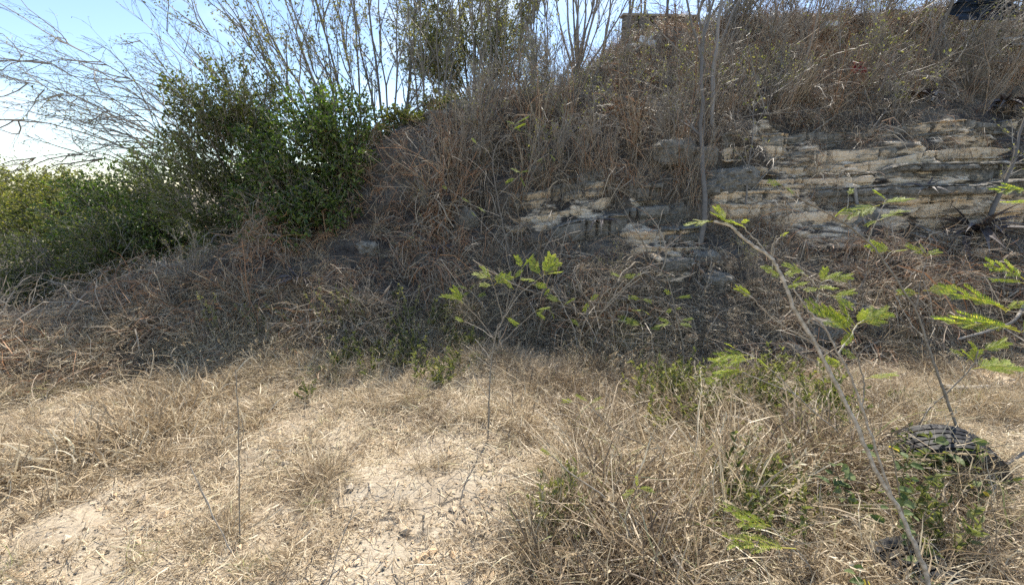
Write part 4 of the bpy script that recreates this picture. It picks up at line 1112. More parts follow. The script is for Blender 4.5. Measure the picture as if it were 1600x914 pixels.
# --- upright clump near the middle
B = gp(1.15, 7.9)
stems_tree('stem_clump', 'clump of many upright bare stems at the shoulder of the crest', 'tree', B,
           [st(B, u, v, y, (sx, 0, .15)) for u, v, y, sx in [(875, -140, 8.0, -.1), (890, -150, 8.1, -.05), (905, -150, 7.9, 0), (920, -160, 8.0, 0), (935, -150, 8.1, 0), (950, -150, 8.2, .05), (970, -140, 8.0, .1), (990, -100, 8.1, .15),
                                                             (858, -60, 7.9, -.15), (1000, -40, 7.9, .2)]], 41, r0=.024, per=(9, 6), ang=(.3, .5), ratio=(.25, .4), leaf=(.035, .018), leaf_mat=M_pale_leaf, leaf_n=1, tw=.003, lo=.25)
# --- the tree with two grey trunks rooted in the rock
B = hit(1090, 385)[0]
B2 = hit(1112, 200)[0]
r_ = np.random.default_rng(5)
stems_tree('grey_tree', 'tall bare tree with slim grey trunks rooted between the pale rocks', 'tree', B,
           [((B, at(1118, -120, 7.0)), (-.12, 0, 0)), ((B2, at(1150, -140, 7.4)), (-.06, 0, .1)), ((at(1104, 130, 6.5), at(1040, -130, 7.2)), (-.05, 0, .1)), ((at(1105, 160, 6.6), at(1080, -130, 7.4)), (0, 0, .1)),
            ((at(1112, 90, 6.6), at(1190, -80, 7.3)), (.1, 0, .1)), ((at(1098, 120, 6.5), at(1000, 20, 6.6)), (-.1, 0, .1)), ((at(1100, 180, 6.5), at(985, 120, 6.3)), (-.1, 0, .1))], 42, r0=.036,
           radii=[.95, 1.0, .6, .55, .5, .4, .35], per=(9, 6), ang=(.5, .55), ratio=(.2, .42), leaf=(.035, .018), leaf_mat=M_pale_leaf, leaf_n=1, tw=.0032, lo=.2, bark=M_bark, n=16)
# --- slim trees along the right part of the crest
for k, (x, y, u, lab) in enumerate([(2.3, 9.3, 1010, 'slim bare tree standing over the left end of the low wall'), (2.7, 9.6, 1035, 'slim bare tree behind the middle of the low wall'), (3.15, 9.5, 1068, 'bare tree at the right end of the low wall'),
                                 (3.9, 9.8, 1140, 'slim bare tree behind the grey trunked tree'), (4.6, 9.3, 1205, 'bare sapling on the crest above the pale rock'), (1.75, 9.2, 960, 'slim bare tree right of the upright clump'),
                                 (4.25, 10.2, 1170, 'thin bare tree between the crest sapling and the grey trunked tree')]):
    B = gp(x, y)
    stems_tree('slim_tree', lab, 'tree', B, [st(B, u, -170, y, (random.uniform(-.1, .1), 0, .1)), st(B, u + random.choice([-22, 24]), -120, y + .2, (random.uniform(-.1, .1), 0, .1))], 50 + k, r0=.03, per=(9, 6), ang=(.35, .5),
               ratio=(.25, .4), leaf=(.035, .018), leaf_mat=M_pale_leaf, leaf_n=1, tw=.0032, group='slim bare trees along the crest', lo=.2)
# --- leaning trees at the right
for k, (u0, v0, u1, v1, y1, rr, lab) in enumerate([(1447, 110, 1510, -60, 7.4, .05, 'grey tree leaning right in front of the dark tarpaulin'), (1551, 95, 1580, -60, 7.6, .05, 'pale tree trunk beside the stacked poles'),
                                               (1526, 385, 1612, 150, 5.3, .032, 'long bare trunk leaning out to the right above the dead agave'), (1256, 110, 1300, -60, 7.6, .03, 'slim tree above the red brown scrub'),
                                               (1165, 320, 1180, 150, 5.9, .012, 'thin straight stem in front of the pale rock'), (1215, 70, 1205, -80, 8.2, .022, 'slim tree with a few leaves right of the grey trunks')]):
    B = hit(u0, v0)[0]
    stems_tree('leaning_tree', lab, 'tree', B, [((B, at(u1, v1, max(y1, B[1] - .2))), (0, 0, .05))], 60 + k, r0=rr, radii=[1], per=(9, 5), ang=(.5, .6), ratio=(.25, .4), leaf=(.04, .02), leaf_mat=M_pale_leaf, leaf_n=1,
               tw=.003, lo=.3)
# --- dead twiggy scrub standing on the upper right of the bank
rs = np.random.default_rng(77)
TW = [mat_clump(60 + k, 16, .1, .6, 1.5, .004, M_vine, up=1.5, fall=-.2, wob=.13, tube=True) for k in range(5)]
pp, nn = [], []
for _ in range(170):
    u, v = rs.uniform(1150, 1640), rs.uniform(-40, 190)
    if rs.uniform() < .25: u, v = rs.uniform(680, 1150), rs.uniform(120, 330)
    c, n_ = hit(u, v); pp.append(c); nn.append(n_)
pp, nn = np.array(pp), np.array(nn)
e = rots(nn, rs, .35)
scatter('dead_scrub', pp, e, rs.uniform(.35, .95, (len(pp), 1)) * np.ones((1, 3)), rs.integers(0, 5, len(pp)), np.clip(.3 + rs.normal(0, .12, len(pp)), 0, 1), TW, 'bare dead twigs standing all over the upper bank')

# --- dead shrubs standing all over the bank and crest: one built, the rest copies
DS = []
for k in range(4):
    r = np.random.default_rng(1200 + k); n = 5
    b = disc(r, n, .05); d = updirs(r, n, .42)
    S = curves(b, d, r.uniform(.7, 1.25, n), 9, .1, np.array([0, 0, .1]), r)
    mb = MB(); mb.tubes(S, taper(S, .010, .004), 5, r.uniform(.1, .8, n)); st_m = mb.mesh('stems', M_bark, True)
    b2 = MB(); K1, L1 = kids(r, S, 9, .2, 1, .6, .38, np.full(n, 1.0), .05, 6, .14)
    b2.tubes(K1, taper(K1, .0042, .0026), 3, r.uniform(.1, .9, len(K1)))
    K2, L2 = kids(r, K1, 5, .2, 1, .7, .5, L1, .0, 4, .16); b2.tubes(K2, taper(K2, .0026, .0016), 3, r.uniform(.1, .9, len(K2)))
    tw_m = b2.mesh('twigs', M_twig)
    lf = MB(); put_leaves(r, lf, K2, 1, .035, .016, .5, .8, 0); lf_m = lf.mesh('leaves', M_pale_leaf)
    DS.append((st_m, tw_m, lf_m))
rd = np.random.default_rng(1234)
spots = [(rd.uniform(1120, 1640), rd.uniform(-10, 190), rd.uniform(.7, 1.25)) for _ in range(70)] + [(rd.uniform(670, 1120), rd.uniform(110, 300), rd.uniform(.45, .95)) for _ in range(44)] + \
        [(rd.uniform(600, 1000), rd.uniform(60, 160), rd.uniform(.6, 1.1)) for _ in range(20)] + [(rd.uniform(420, 760), rd.uniform(280, 400), rd.uniform(.3, .5)) for _ in range(7)] + \
        [(rd.uniform(850, 1600), rd.uniform(400, 500), rd.uniform(.25, .4)) for _ in range(8)] + [(rd.uniform(40, 330), rd.uniform(390, 450), rd.uniform(.35, .5)) for _ in range(4)]
for k, (u, v, sc_) in enumerate(spots):
    c, n_ = hit(u, v)
    if zone_val(CLEAR, c[None])[0] > .35: continue
    if c[1] > 11 or (zone_val(rock_z, c[None])[0] > .55 and rd.uniform() < .8): continue
    leafy_ = rd.uniform() < .5
    where = ('on the crest beneath the thin saplings' if 600 < u < 1000 and v < 160 else 'high on the right above the pale rock' if u > 1120 and v < 200 else 'on the middle bank above the grey boulders' if v < 300
             else 'on the reddish slope below the shrub' if 420 < u < 760 and v < 470 else 'at the foot of the pale rock' if u > 760 else 'before the hedge at the left')
    root = thing('dead_shrub', 'grey twiggy shrub %s %s' % ('with a few small leaves' if leafy_ else 'without leaves', where), 'shrub', c, ('sparse leaved' if leafy_ else 'bare') + ' shrubs ' + where)
    root.scale = (sc_,) * 3; root.rotation_euler = (rd.uniform(-.1, .3), rd.uniform(-.35, .35), rd.uniform(0, 6.28))
    for nm_, me_ in zip(('stems', 'twigs', 'foliage'), DS[k % 4]):
        if nm_ == 'foliage' and not leafy_: continue
        o = bpy.data.objects.new(nm_, me_); COL.objects.link(o); o.parent = root
        if nm_ != 'stems': o['kind'] = 'stuff'
# ------------------------------------------------------------------ feathery leaf, broad leaf, sword leaf: one mesh each, shared by every leaf
def feather_mesh(k, pairs=5, leaflets=11, spread=0.75, fold=0.5, mat=None):
    """leaf of length 1 along +X made of paired feathers, each with two rows of leaflets"""
    r = np.random.default_rng(900 + k); mb = MB()
    t = np.linspace(0, 1, 8)
    ra = np.stack([t, 0.03 * np.sin(t * 5 + k), 0.08 * t - 0.22 * t ** 2], -1)
    mb.tubes(ra[None], np.linspace(.012, .005, 8)[None], 3, np.array([.9]))
    for i in range(pairs):
        f = 0.22 + 0.74 * i / max(1, pairs - 1)
        b = np.array([np.interp(f, t, ra[:, j]) for j in range(3)])
        for s in (-1, 1):
            L = (0.50 - 0.2 * f) * r.uniform(.85, 1.1)
            a = spread * r.uniform(.75, 1.15)
            d = np.array([math.cos(a), s * math.sin(a), r.uniform(-.05, .25)])
            P = curves(b[None], d[None], np.array([L]), 6, .05, np.array([.25, 0, -.35]), r)
            mb.tubes(P, np.full((1, 6), .006), 3, np.array([.8]))
            u = np.linspace(.12, 1, leaflets); q_ = u * 5; i0 = np.minimum(q_.astype(int), 4); fr = (q_ - i0)[:, None]
            pts = P[0, i0] * (1 - fr) + P[0, i0 + 1] * fr; dd = norm(P[0, i0 + 1] - P[0, i0])
            side = norm(np.cross(dd, np.array([0, 0, 1.0])))
            for sg in (-1, 1):
                ld = norm(dd * .65 + side * sg * (1 - fold * .3) + np.array([0, 0, fold * .55]))
                ll = 0.105 * r.uniform(.8, 1.15, leaflets) * (1 - .35 * u)
                w = dd * 0.012
                V = np.stack([pts - w * .5, pts + w * .7, pts + ld * ll[:, None] + w, pts + ld * ll[:, None] * .95 - w * .4], 1)
                o = (np.arange(leaflets) * 4)[:, None]
                mb.add(V, o + np.arange(4), None, np.repeat(r.uniform(.1, 1, leaflets), 4))
    return mb.mesh('leaf', mat)

def broad_mesh(k, mat):
    r = np.random.default_rng(950 + k); mb = MB()
    n = 7; t = np.linspace(0, 1, n); w = 0.30 * np.sin(math.pi * t ** .8) ** .8 + .004
    mid = np.stack([t, 0 * t, .12 * t - .35 * t ** 2], -1)
    V = np.stack([mid + np.stack([0 * t, s * w, abs(s) * w * .35 + .03 * np.sin(9 * t + s)], -1) for s in (-1, -.5, 0, .5, 1)], 1)
    i = np.arange(n * 5).reshape(n, 5)
    mb.add(V, np.stack([i[:-1, :-1], i[:-1, 1:], i[1:, 1:], i[1:, :-1]], -1).reshape(-1, 4), None, np.tile(r.uniform(.2, .9) + np.array([-.06, 0, .12, 0, -.06]), n))
    return mb.mesh('leaf', mat)

def sword_mesh(k, mat, droop=.5):
    r = np.random.default_rng(980 + k); mb = MB()
    n = 9; t = np.linspace(0, 1, n); w = .055 * (1 - t ** 2.2) * (.65 + .6 * np.sin(math.pi * np.minimum(t * 1.3, 1))) + .002
    mid = np.stack([t * (1 - .12 * droop * t), .04 * np.sin(3 * t + k), .12 * t - droop * t ** 2.2], -1)
    V = np.stack([mid + np.stack([0 * t, s * w, abs(s) * w * .55], -1) for s in (-1, 0, 1)], 1)
    i = np.arange(n * 3).reshape(n, 3)
    mb.add(V, np.stack([i[:-1, :-1], i[:-1, 1:], i[1:, 1:], i[1:, :-1]], -1).reshape(-1, 4), None, np.repeat(np.clip(.35 + .4 * t + r.normal(0, .1), 0, 1), 3))
    return mb.mesh('leaf', mat)

FE = [feather_mesh(k, 6 + k % 2, 12, .8 - .08 * k, .3 + .15 * k, M_fern_leaf) for k in range(4)]
FEN = [feather_mesh(10 + k, 4, 12, .45, .9, M_fern_leaf) for k in range(3)]          # half closed, narrow
M_soft = plant_mat('soft_green_leaf', [(0.0, (.05, .08, .025)), (0.5, (.10, .14, .05)), (1.0, (.2, .23, .1))], trans=.35, tcol=(1.3, 1.4, .6))
M_yellow = plant_mat('yellow_leaf', [(0.0, (.35, .27, .03)), (1.0, (.6, .5, .06))], trans=.45)
M_agave = plant_mat('dead_sword_leaf', [(0.0, (.035, .03, .035)), (0.5, (.08, .068, .07)), (0.85, (.15, .125, .11)), (1.0, (.3, .26, .21))], trans=0, spec=.3, rough=.6, noise=.2)
BR = [broad_mesh(k, M_soft) for k in range(3)]; BRY = broad_mesh(9, M_yellow)
SW = [sword_mesh(k, M_agave, .15 + .22 * k) for k in range(4)]

def put_leaf(parent, mesh, p, d, up, L, roll=0.0, nm='leaf'):
    d = np.array(d, float); d /= np.linalg.norm(d)
    y = np.cross(up, d); y /= max(np.linalg.norm(y), 1e-6); z = np.cross(d, y)
    c, s = math.cos(roll), math.sin(roll); y, z = y * c + z * s, -y * s + z * c
    o = bpy.data.objects.new(nm, mesh); COL.objects.link(o)
    o.parent = parent
    o.matrix_parent_inverse = Matrix.Translation(-Vector(parent.location))
    m = Matrix(((d[0] * L, y[0] * L, z[0] * L, p[0]), (d[1] * L, y[1] * L, z[1] * L, p[1]), (d[2] * L, y[2] * L, z[2] * L, p[2]), (0, 0, 0, 1)))
    o.matrix_basis = m
    return o

def spline(pts, per=5):
    pts = np.array(pts, float)
    if len(pts) < 3: return np.linspace(pts[0], pts[-1], per + 1)
    Pp = np.vstack([2 * pts[0] - pts[1], pts, 2 * pts[-1] - pts[-2]]); out = []
    for i in range(1, len(Pp) - 2):
        for t in np.linspace(0, 1, per, endpoint=False):
            a, b, c, d = Pp[i - 1:i + 3]
            out.append(.5 * (2 * b + (c - a) * t + (2 * a - 5 * b + 4 * c - d) * t * t + (3 * b - a - 3 * c + d) * t ** 3))
    return np.array(out + [pts[-1]])

def sapling(label, y, stems, leaves, seed, base=None, bark=None, cat='sapling', name='sapling', group=None, narrow=False, lsc=1.0, lean=0.12, dy=.06, r_tip=.0016):
    """stems: (radius, [(u, v) from root to tip]) seen at distance y; leaves: (u0, v0, u1, v1) base and tip"""
    r = np.random.default_rng(seed)
    y0 = y
    first = stems[0][1]
    b = at(first[0][0], first[0][1], y0)
    root = thing(name, label, cat, base if base is not None else b, group)
    vmax = first[0][1]
    bo = []
    def yy(u, v, k):            # higher things lean away a little; each branch has its own offset
        return y0 + lean * max(0, (vmax - v)) / 300.0 + k
    for i, (rad, px) in enumerate(stems):
        k1 = 0 if i == 0 else r.uniform(-dy, dy)
        n = len(px)
        pts = [at(u, v, yy(u, v, k1 * (j / max(1, n - 1)))) for j, (u, v) in enumerate(px)]
        if i == 0 and base is not None: pts[0] = np.array(base, float) - np.array([0, 0, .03])
        P = spline(pts)
        P[1:-1] += r.normal(0, .0016, (len(P) - 2, 3))
        RR = taper(P[None], rad * .64, max(rad * .36, r_tip)) * (1 + r.normal(0, .05, (1, len(P)))); RR[0, r.integers(1, len(P), 3)] *= 1.22   # nodes
        mb = MB(); mb.tubes(P[None], RR, 7 if i == 0 else 5, np.array([r.uniform(.3, .9)]))
        # leaf scars / nodes
        bo.append((mb.build('trunk' if i == 0 else 'branch', bark or M_bark_pale, root, smooth=True), P))
    for (u0, v0, u1, v1) in leaves:
        k = r.uniform(-dy, dy) * .5
        a = at(u0, v0, yy(u0, v0, k)); e = at(u1, v1, yy(u1, v1, k + r.uniform(-.03, .03)))
        L = np.linalg.norm(e - a) * .95 * lsc * r.uniform(.85, 1.1)
        ms = FEN[r.integers(3)] if narrow else FE[r.integers(4)]
        near_ = min(bo, key=lambda t_: float(((t_[1] - a) ** 2).sum(1).min()))
        o_ = put_leaf(root, ms, a, e - a, np.array([r.normal(0, .25), -.45, 1.0]), L, r.normal(0, .35))
        o_.parent = near_[0]      # the branch itself stands at the root's place, unrotated
    return root

# --- the large sapling in the right foreground
bs = gp(1.50, 1.16)
sapling('tall leaning sapling in the right foreground with its highest leaf tip pointing left', 1.17,
        [(.0125, [(1470, 985), (1451, 914), (1432, 860), (1409, 803), (1366, 732), (1337, 660), (1290, 570), (1240, 478), (1226, 442), (1213, 416), (1202, 400), (1178, 385), (1156, 367), (1141, 353), (1115, 346)]),
         (.0075, [(1400, 790), (1385, 755), (1357, 668), (1342, 624), (1326, 582), (1310, 553), (1289, 513), (1263, 485), (1239, 450)]),
         (.0042, [(1202, 400), (1182, 376), (1165, 359), (1156, 351)]), (.0045, [(1206, 406), (1211, 383), (1217, 372), (1227, 365)]), (.0035, [(1204, 402), (1207, 385), (1214, 368)]),
         (.0045, [(1262, 506), (1270, 488), (1276, 471), (1279, 458), (1283, 440)]), (.0025, [(1279, 458), (1297, 462), (1318, 464)]), (.0025, [(1279, 450), (1263, 432), (1250, 425)]), (.002, [(1283, 442), (1300, 436)]),
         (.0045, [(1313, 561), (1271, 534), (1234, 516), (1200, 490), (1176, 466), (1156, 452)]), (.005, [(1310, 552), (1329, 524), (1337, 511), (1350, 500)]),
         (.004, [(1346, 633), (1350, 618), (1350, 595), (1339, 558), (1329, 531)]), (.0035, [(1224, 440), (1230, 430), (1238, 446)]), (.003, [(1141, 353), (1130, 340), (1124, 332)])],
        [(1118, 346, 1074, 347), (1140, 350, 1117, 332), (1134, 348, 1122, 328), (1156, 352, 1136, 343), (1156, 350, 1168, 343), (1165, 358, 1150, 346), (1218, 372, 1229, 363), (1212, 418, 1192, 416), (1222, 432, 1202, 421), (1228, 436, 1236, 424),
         (1263, 432, 1232, 413), (1256, 430, 1240, 440), (1264, 440, 1240, 445), (1283, 442, 1290, 418), (1290, 437, 1326, 431), (1285, 440, 1310, 424), (1279, 450, 1262, 452), (1297, 462, 1335, 478), (1300, 462, 1330, 455), (1310, 464, 1322, 484), (1280, 452, 1300, 447),
         (1326, 519, 1276, 479), (1330, 517, 1300, 486), (1337, 511, 1318, 480), (1340, 508, 1386, 486), (1340, 506, 1352, 484), (1332, 515, 1322, 535), (1336, 512, 1310, 500), (1345, 504, 1368, 480), (1176, 466, 1158, 452), (1168, 462, 1160, 450),
         (1318, 573, 1290, 562), (1352, 592, 1396, 582), (1340, 560, 1320, 548)], 201, base=bs, lsc=1.05)
# --- thin taller sapling behind it, in front of the tyre
bs = hit(1513, 742)[0]
sapling('thin sapling rising past the large tyre with its tip against the pale rock', float(bs[1]),
        [(.012, [(1513, 742), (1498, 681), (1480, 625), (1465, 585), (1448, 536), (1437, 499), (1417, 462), (1380, 407), (1356, 378), (1318, 348), (1256, 314), (1222, 290)]),
         (.0045, [(1318, 348), (1321, 335), (1325, 320), (1326, 304)]), (.005, [(1356, 378), (1363, 358), (1370, 345), (1380, 321), (1386, 311)]), (.0035, [(1370, 345), (1390, 338), (1400, 330)]), (.005, [(1431, 480), (1438, 443), (1447, 406), (1448, 397)]),
         (.004, [(1441, 524), (1425, 508), (1411, 485), (1398, 462)]), (.0035, [(1448, 398), (1462, 392)]), (.003, [(1380, 407), (1394, 393), (1405, 391)])],
        [(1222, 290, 1206, 284), (1226, 292, 1240, 300), (1326, 322, 1306, 335), (1326, 306, 1330, 296), (1380, 319, 1418, 307), (1374, 320, 1328, 332), (1384, 313, 1372, 300), (1375, 344, 1404, 328), (1372, 344, 1356, 350), (1394, 393, 1362, 383), (1394, 394, 1411, 390),
         (1447, 400, 1423, 384), (1448, 398, 1440, 382), (1448, 400, 1464, 392), (1436, 458, 1406, 456), (1443, 455, 1484, 450)], 202, base=bs, lsc=1.1, lean=.35)
bs = hit(1421, 702)[0]
sapling('small pale stemmed sapling slanting up to the right above the tyre', float(bs[1]),
        [(.009, [(1421, 702), (1432, 672), (1451, 640), (1477, 616), (1505, 588), (1522, 568), (1528, 548)]), (.0035, [(1505, 588), (1508, 572), (1504, 556)]), (.003, [(1522, 570), (1540, 560)])],
        [(1520, 578, 1590, 565), (1530, 574, 1570, 570), (1530, 548, 1577, 532), (1508, 556, 1492, 548), (1510, 566, 1530, 545), (1522, 566, 1506, 545), (1526, 552, 1518, 534)], 203, base=bs)
bs = gp(2.6, 1.75)
sapling('feathery sapling reaching in at the right edge with long leaves pointing left', 1.75,
        [(.012, [(1748, 760), (1705, 640), (1660, 560), (1625, 520), (1596, 519)]), (.007, [(1660, 560), (1630, 470), (1606, 400), (1612, 330)]), (.004, [(1630, 470), (1600, 488), (1570, 485)])],
        [(1596, 519, 1499, 492), (1590, 514, 1520, 498), (1572, 486, 1491, 447), (1580, 486, 1520, 462), (1604, 440, 1560, 411), (1606, 444, 1566, 436), (1612, 300, 1574, 292), (1614, 318, 1578, 313), (1570, 488, 1600, 470), (1596, 519, 1610, 500)], 204, base=bs, narrow=True, lsc=1.1)
# --- the sapling in the middle
bs = hit(762, 690)[0]
sapling('slender sapling standing on bare sand in the middle with a flat spray of leaves', float(bs[1]),
        [(.0085, [(762, 690), (764, 630), (766, 584), (770, 551), (775, 521), (778, 508)]), (.005, [(778, 508), (785, 501), (778, 470), (772, 449), (766, 436)]), (.005, [(776, 516), (795, 485), (811, 460), (835, 442), (851, 429)]),
         (.0045, [(773, 530), (745, 495), (719, 469)]), (.0035, [(772, 530), (750, 513), (726, 503)]), (.0035, [(768, 563), (755, 545), (742, 529)]), (.004, [(764, 623), (752, 605), (742, 587), (737, 570), (731, 557)]), (.004, [(771, 548), (790, 530), (808, 511), (838, 485)]),
         (.003, [(785, 498), (800, 470), (812, 440), (816, 418)]), (.003, [(790, 490), (796, 455), (803, 435)]), (.003, [(768, 575), (755, 565), (744, 556)])],
        [(766, 436, 747, 428), (768, 438, 757, 420), (770, 440, 784, 428), (772, 446, 792, 432), (770, 446, 752, 444), (851, 429, 868, 412), (850, 430, 858, 404), (846, 432, 832, 410), (851, 430, 872, 424), (840, 440, 822, 436), (816, 420, 808, 404), (816, 420, 828, 402), (803, 437, 812, 424),
         (719, 469, 698, 462), (724, 474, 712, 456), (726, 503, 716, 498), (790, 495, 806, 505), (803, 452, 792, 440), (838, 485, 855, 480), (836, 487, 848, 494), (832, 446, 850, 446)], 205, base=bs, lsc=1.15)
# --- small saplings along the foot of the bank
def root_at(u, v): return hit(u, v)[0]
for args in [
    ('young tree with sparse yellowish leaves in front of the cracked grey rock', (799, 432), [(.012, [(799, 432), (795, 393), (787, 359), (778, 313), (773, 283), (770, 252), (778, 224), (798, 209), (806, 195)]), (.006, [(772, 292), (754, 267), (729, 246)]), (.006, [(781, 338), (735, 319), (700, 295)]),
        (.006, [(793, 393), (763, 359), (735, 328)]), (.005, [(780, 304), (806, 279), (839, 252), (858, 240)]), (.004, [(770, 252), (760, 235), (745, 226)])],
     [(806, 196, 792, 188), (806, 195, 826, 180), (803, 198, 815, 205), (800, 204, 820, 192), (812, 270, 826, 266), (806, 279, 790, 285), (815, 272, 800, 262), (858, 241, 868, 250), (735, 318, 722, 308), (745, 323, 758, 330), (700, 296, 690, 290), (812, 276, 822, 292), (735, 330, 745, 338), (745, 226, 738, 216), (839, 254, 848, 246)], .2, 206),
    ('knee high sapling with one forked branch below the ochre rock', (1072, 580), [(.009, [(1072, 580), (1066, 535), (1059, 504), (1050, 461), (1042, 432)]), (.004, [(1047, 440), (1068, 434), (1088, 425)]), (.0035, [(1042, 432), (1030, 426), (1015, 420)]), (.004, [(1069, 555), (1058, 528), (1049, 507)])],
     [(1056, 466, 1075, 462), (1050, 461, 1040, 454), (1064, 502, 1081, 496), (1049, 507, 1026, 508), (1049, 506, 1034, 498), (1060, 508, 1076, 506), (1049, 480, 1044, 488), (1055, 484, 1064, 480)], .12, 207),
    ('bushy little sapling with dull green leaves left of the forked one', (1026, 546), [(.008, [(1026, 546), (1015, 516), (996, 487), (975, 454), (971, 432)]), (.005, [(1012, 512), (1008, 500), (1001, 463), (1013, 427)]), (.003, [(1001, 463), (992, 445), (985, 430)])],
     [(971, 433, 956, 426), (972, 434, 990, 430), (1001, 468, 986, 464), (1002, 468, 1018, 470), (1005, 485, 992, 484), (1006, 486, 1014, 490), (1006, 509, 974, 497), (985, 432, 998, 428), (1012, 514, 1030, 512)], .12, 208),
    ('spindly sapling with drooping leaves right of the flat topped sapling', (905, 560), [(.008, [(905, 560), (897, 515), (885, 490), (877, 472), (862, 450)]), (.004, [(893, 505), (870, 492), (852, 482)]), (.003, [(897, 520), (914, 490), (921, 470)])],
     [(877, 472, 856, 462), (880, 478, 895, 466), (862, 451, 852, 458), (852, 483, 840, 490), (858, 484, 866, 494), (921, 471, 914, 484), (921, 472, 930, 462), (890, 498, 902, 505)], .12, 209),
    ('weedy sapling with several leaves left behind the flat topped sapling', (768, 500), [(.007, [(768, 500), (757, 480), (745, 465), (732, 452)]), (.003, [(757, 481), (742, 476), (728, 470)])],
     [(732, 452, 716, 446), (736, 456, 722, 462), (745, 465, 756, 458), (728, 470, 714, 472), (742, 476, 738, 484), (734, 454, 740, 444)], .12, 210),
    ('spray of feathery leaves leaning left out of the grass beside the large sapling', (1330, 715), [(.007, [(1330, 715), (1313, 680), (1279, 650), (1242, 616), (1213, 603), (1160, 581)]), (.005, [(1242, 616), (1226, 598), (1208, 581), (1179, 558), (1150, 545)])],
     [(1160, 581, 1112, 588), (1165, 580, 1124, 578), (1179, 560, 1119, 564), (1170, 556, 1130, 552), (1150, 546, 1136, 536), (1178, 558, 1196, 568), (1160, 552, 1150, 570)], .05, 211),
    ('low sapling with bright leaf tips arching left over the tall grass', (1002, 890), [(.006, [(1002, 890), (976, 817), (945, 776), (900, 745), (862, 712)]), (.0035, [(976, 817), (985, 790), (995, 762)])],
     [(862, 712, 848, 704), (995, 762, 1018, 764), (995, 764, 976, 773), (994, 762, 996, 748), (900, 745, 915, 738)], .02, 212),
    ('thin sapling stem crossing the grass to a bright leaf at its left end', (1040, 730), [(.006, [(1040, 730), (1022, 704), (967, 677), (936, 650), (920, 628)]), (.003, [(936, 650), (912, 632), (896, 628)])],
     [(896, 628, 884, 626), (920, 629, 905, 618), (922, 632, 934, 622), (928, 640, 940, 636)], .03, 213),
    ('dull green fern like frond low in the grass at the bottom', (1282, 925), [(.005, [(1282, 925), (1262, 880), (1244, 858)]), (.003, [(1262, 880), (1225, 845), (1205, 822)])],
     [(1244, 858, 1162, 843), (1205, 823, 1166, 812), (1200, 816, 1206, 802), (1190, 820, 1140, 790)], .02, 214)]:
    lab, (u, v), stems, leaves, lean, seed = args
    b = root_at(u, v)
    sapling(lab, float(b[1]), stems, leaves, seed, base=b, bark=M_bark if seed == 206 else None, lean=lean, dy=.05, lsc=.85 if seed == 206 else 1.05, narrow=(seed in (211, 214, 212, 213)))

# --- dry stalks on the sand
for lab, (u, v), stems, seed in [
    ('straight dead stalk standing alone on the sand at the left', (373, 852), [(.005, [(373, 852), (374, 765), (373, 684), (371, 622), (368, 577)]), (.003, [(374, 708), (380, 675), (377, 653)])], 231),
    ('dark leaning stalk crossing the tufts left of the lone dead stalk', (372, 878), [(.004, [(372, 878), (332, 803), (297, 727)]), (.002, [(332, 803), (318, 775), (310, 750)])], 232),
    ('reddish bent stalk in front of the grass edge', (770, 835), [(.003, [(770, 835), (760, 805), (742, 770)]), (.002, [(760, 805), (766, 780)])], 233),
    ('thin dark weed stem low on the sand in the middle', (515, 900), [(.003, [(515, 900), (535, 840), (555, 790)]), (.002, [(535, 840), (545, 815), (562, 800)])], 234)]:
    b = root_at(u, v)
    sapling(lab, float(b[1]), stems, [], seed, base=b, bark=M_twig if seed in (232, 234) else M_bark_pale, name='dead_stalk', cat='stalk', lean=.05)

# --- tall weeds with small yellowish leaves at the edge of the grass
def weed(label, u, v, h_px, lean_px, seed):
    r = np.random.default_rng(seed); b = root_at(u, v)
    root = thing('tall_weed', label, 'weed', b, 'tall weeds at the edge of the grass')
    y = float(b[1])
    st_ = MB(); lf = MB()
    for k in range(3):
        tip = at(u + lean_px + r.normal(0, 14), v - h_px * r.uniform(.75, 1.05), y + r.uniform(-.1, .15))
        P = spline([b + np.append(r.normal(0, .03, 2), -.02), b * .5 + tip * .5 + r.normal(0, .03, 3), tip], 6)
        st_.tubes(P[None], taper(P[None], .0045, .0018), 4, np.array([.5]))
        q_ = P[None, 4:]
        put_leaves(r, lf, q_, 46, .026, .011, 0.0)
    st_.build('stem', M_bark_pale, root); f = lf.build('foliage', M_pale_leaf, root); f['kind'] = 'stuff'
for k, (u, v, h, ln, lab) in enumerate([(520, 530, 95, -50, 'tall weed leaning left in front of the dark hollow'), (545, 525, 90, 0, 'upright weed in front of the reddish vines'), (480, 535, 60, -50, 'short weed leaning left at the grass edge below the creeper'),
                                     (585, 530, 80, -40, 'weed between the upright weed and the middle of the bank'), (350, 550, 95, -25, 'weed standing highest in the straw at the left'), (640, 540, 100, -20, 'weed left of the flat topped sapling in the tall straw'),
                                     (690, 545, 70, 15, 'short weed close to the flat topped sapling'), (420, 540, 70, -40, 'weed with yellowish tip left of the dark hollow')]):
    weed(lab, u, v, h, ln, 240 + k)

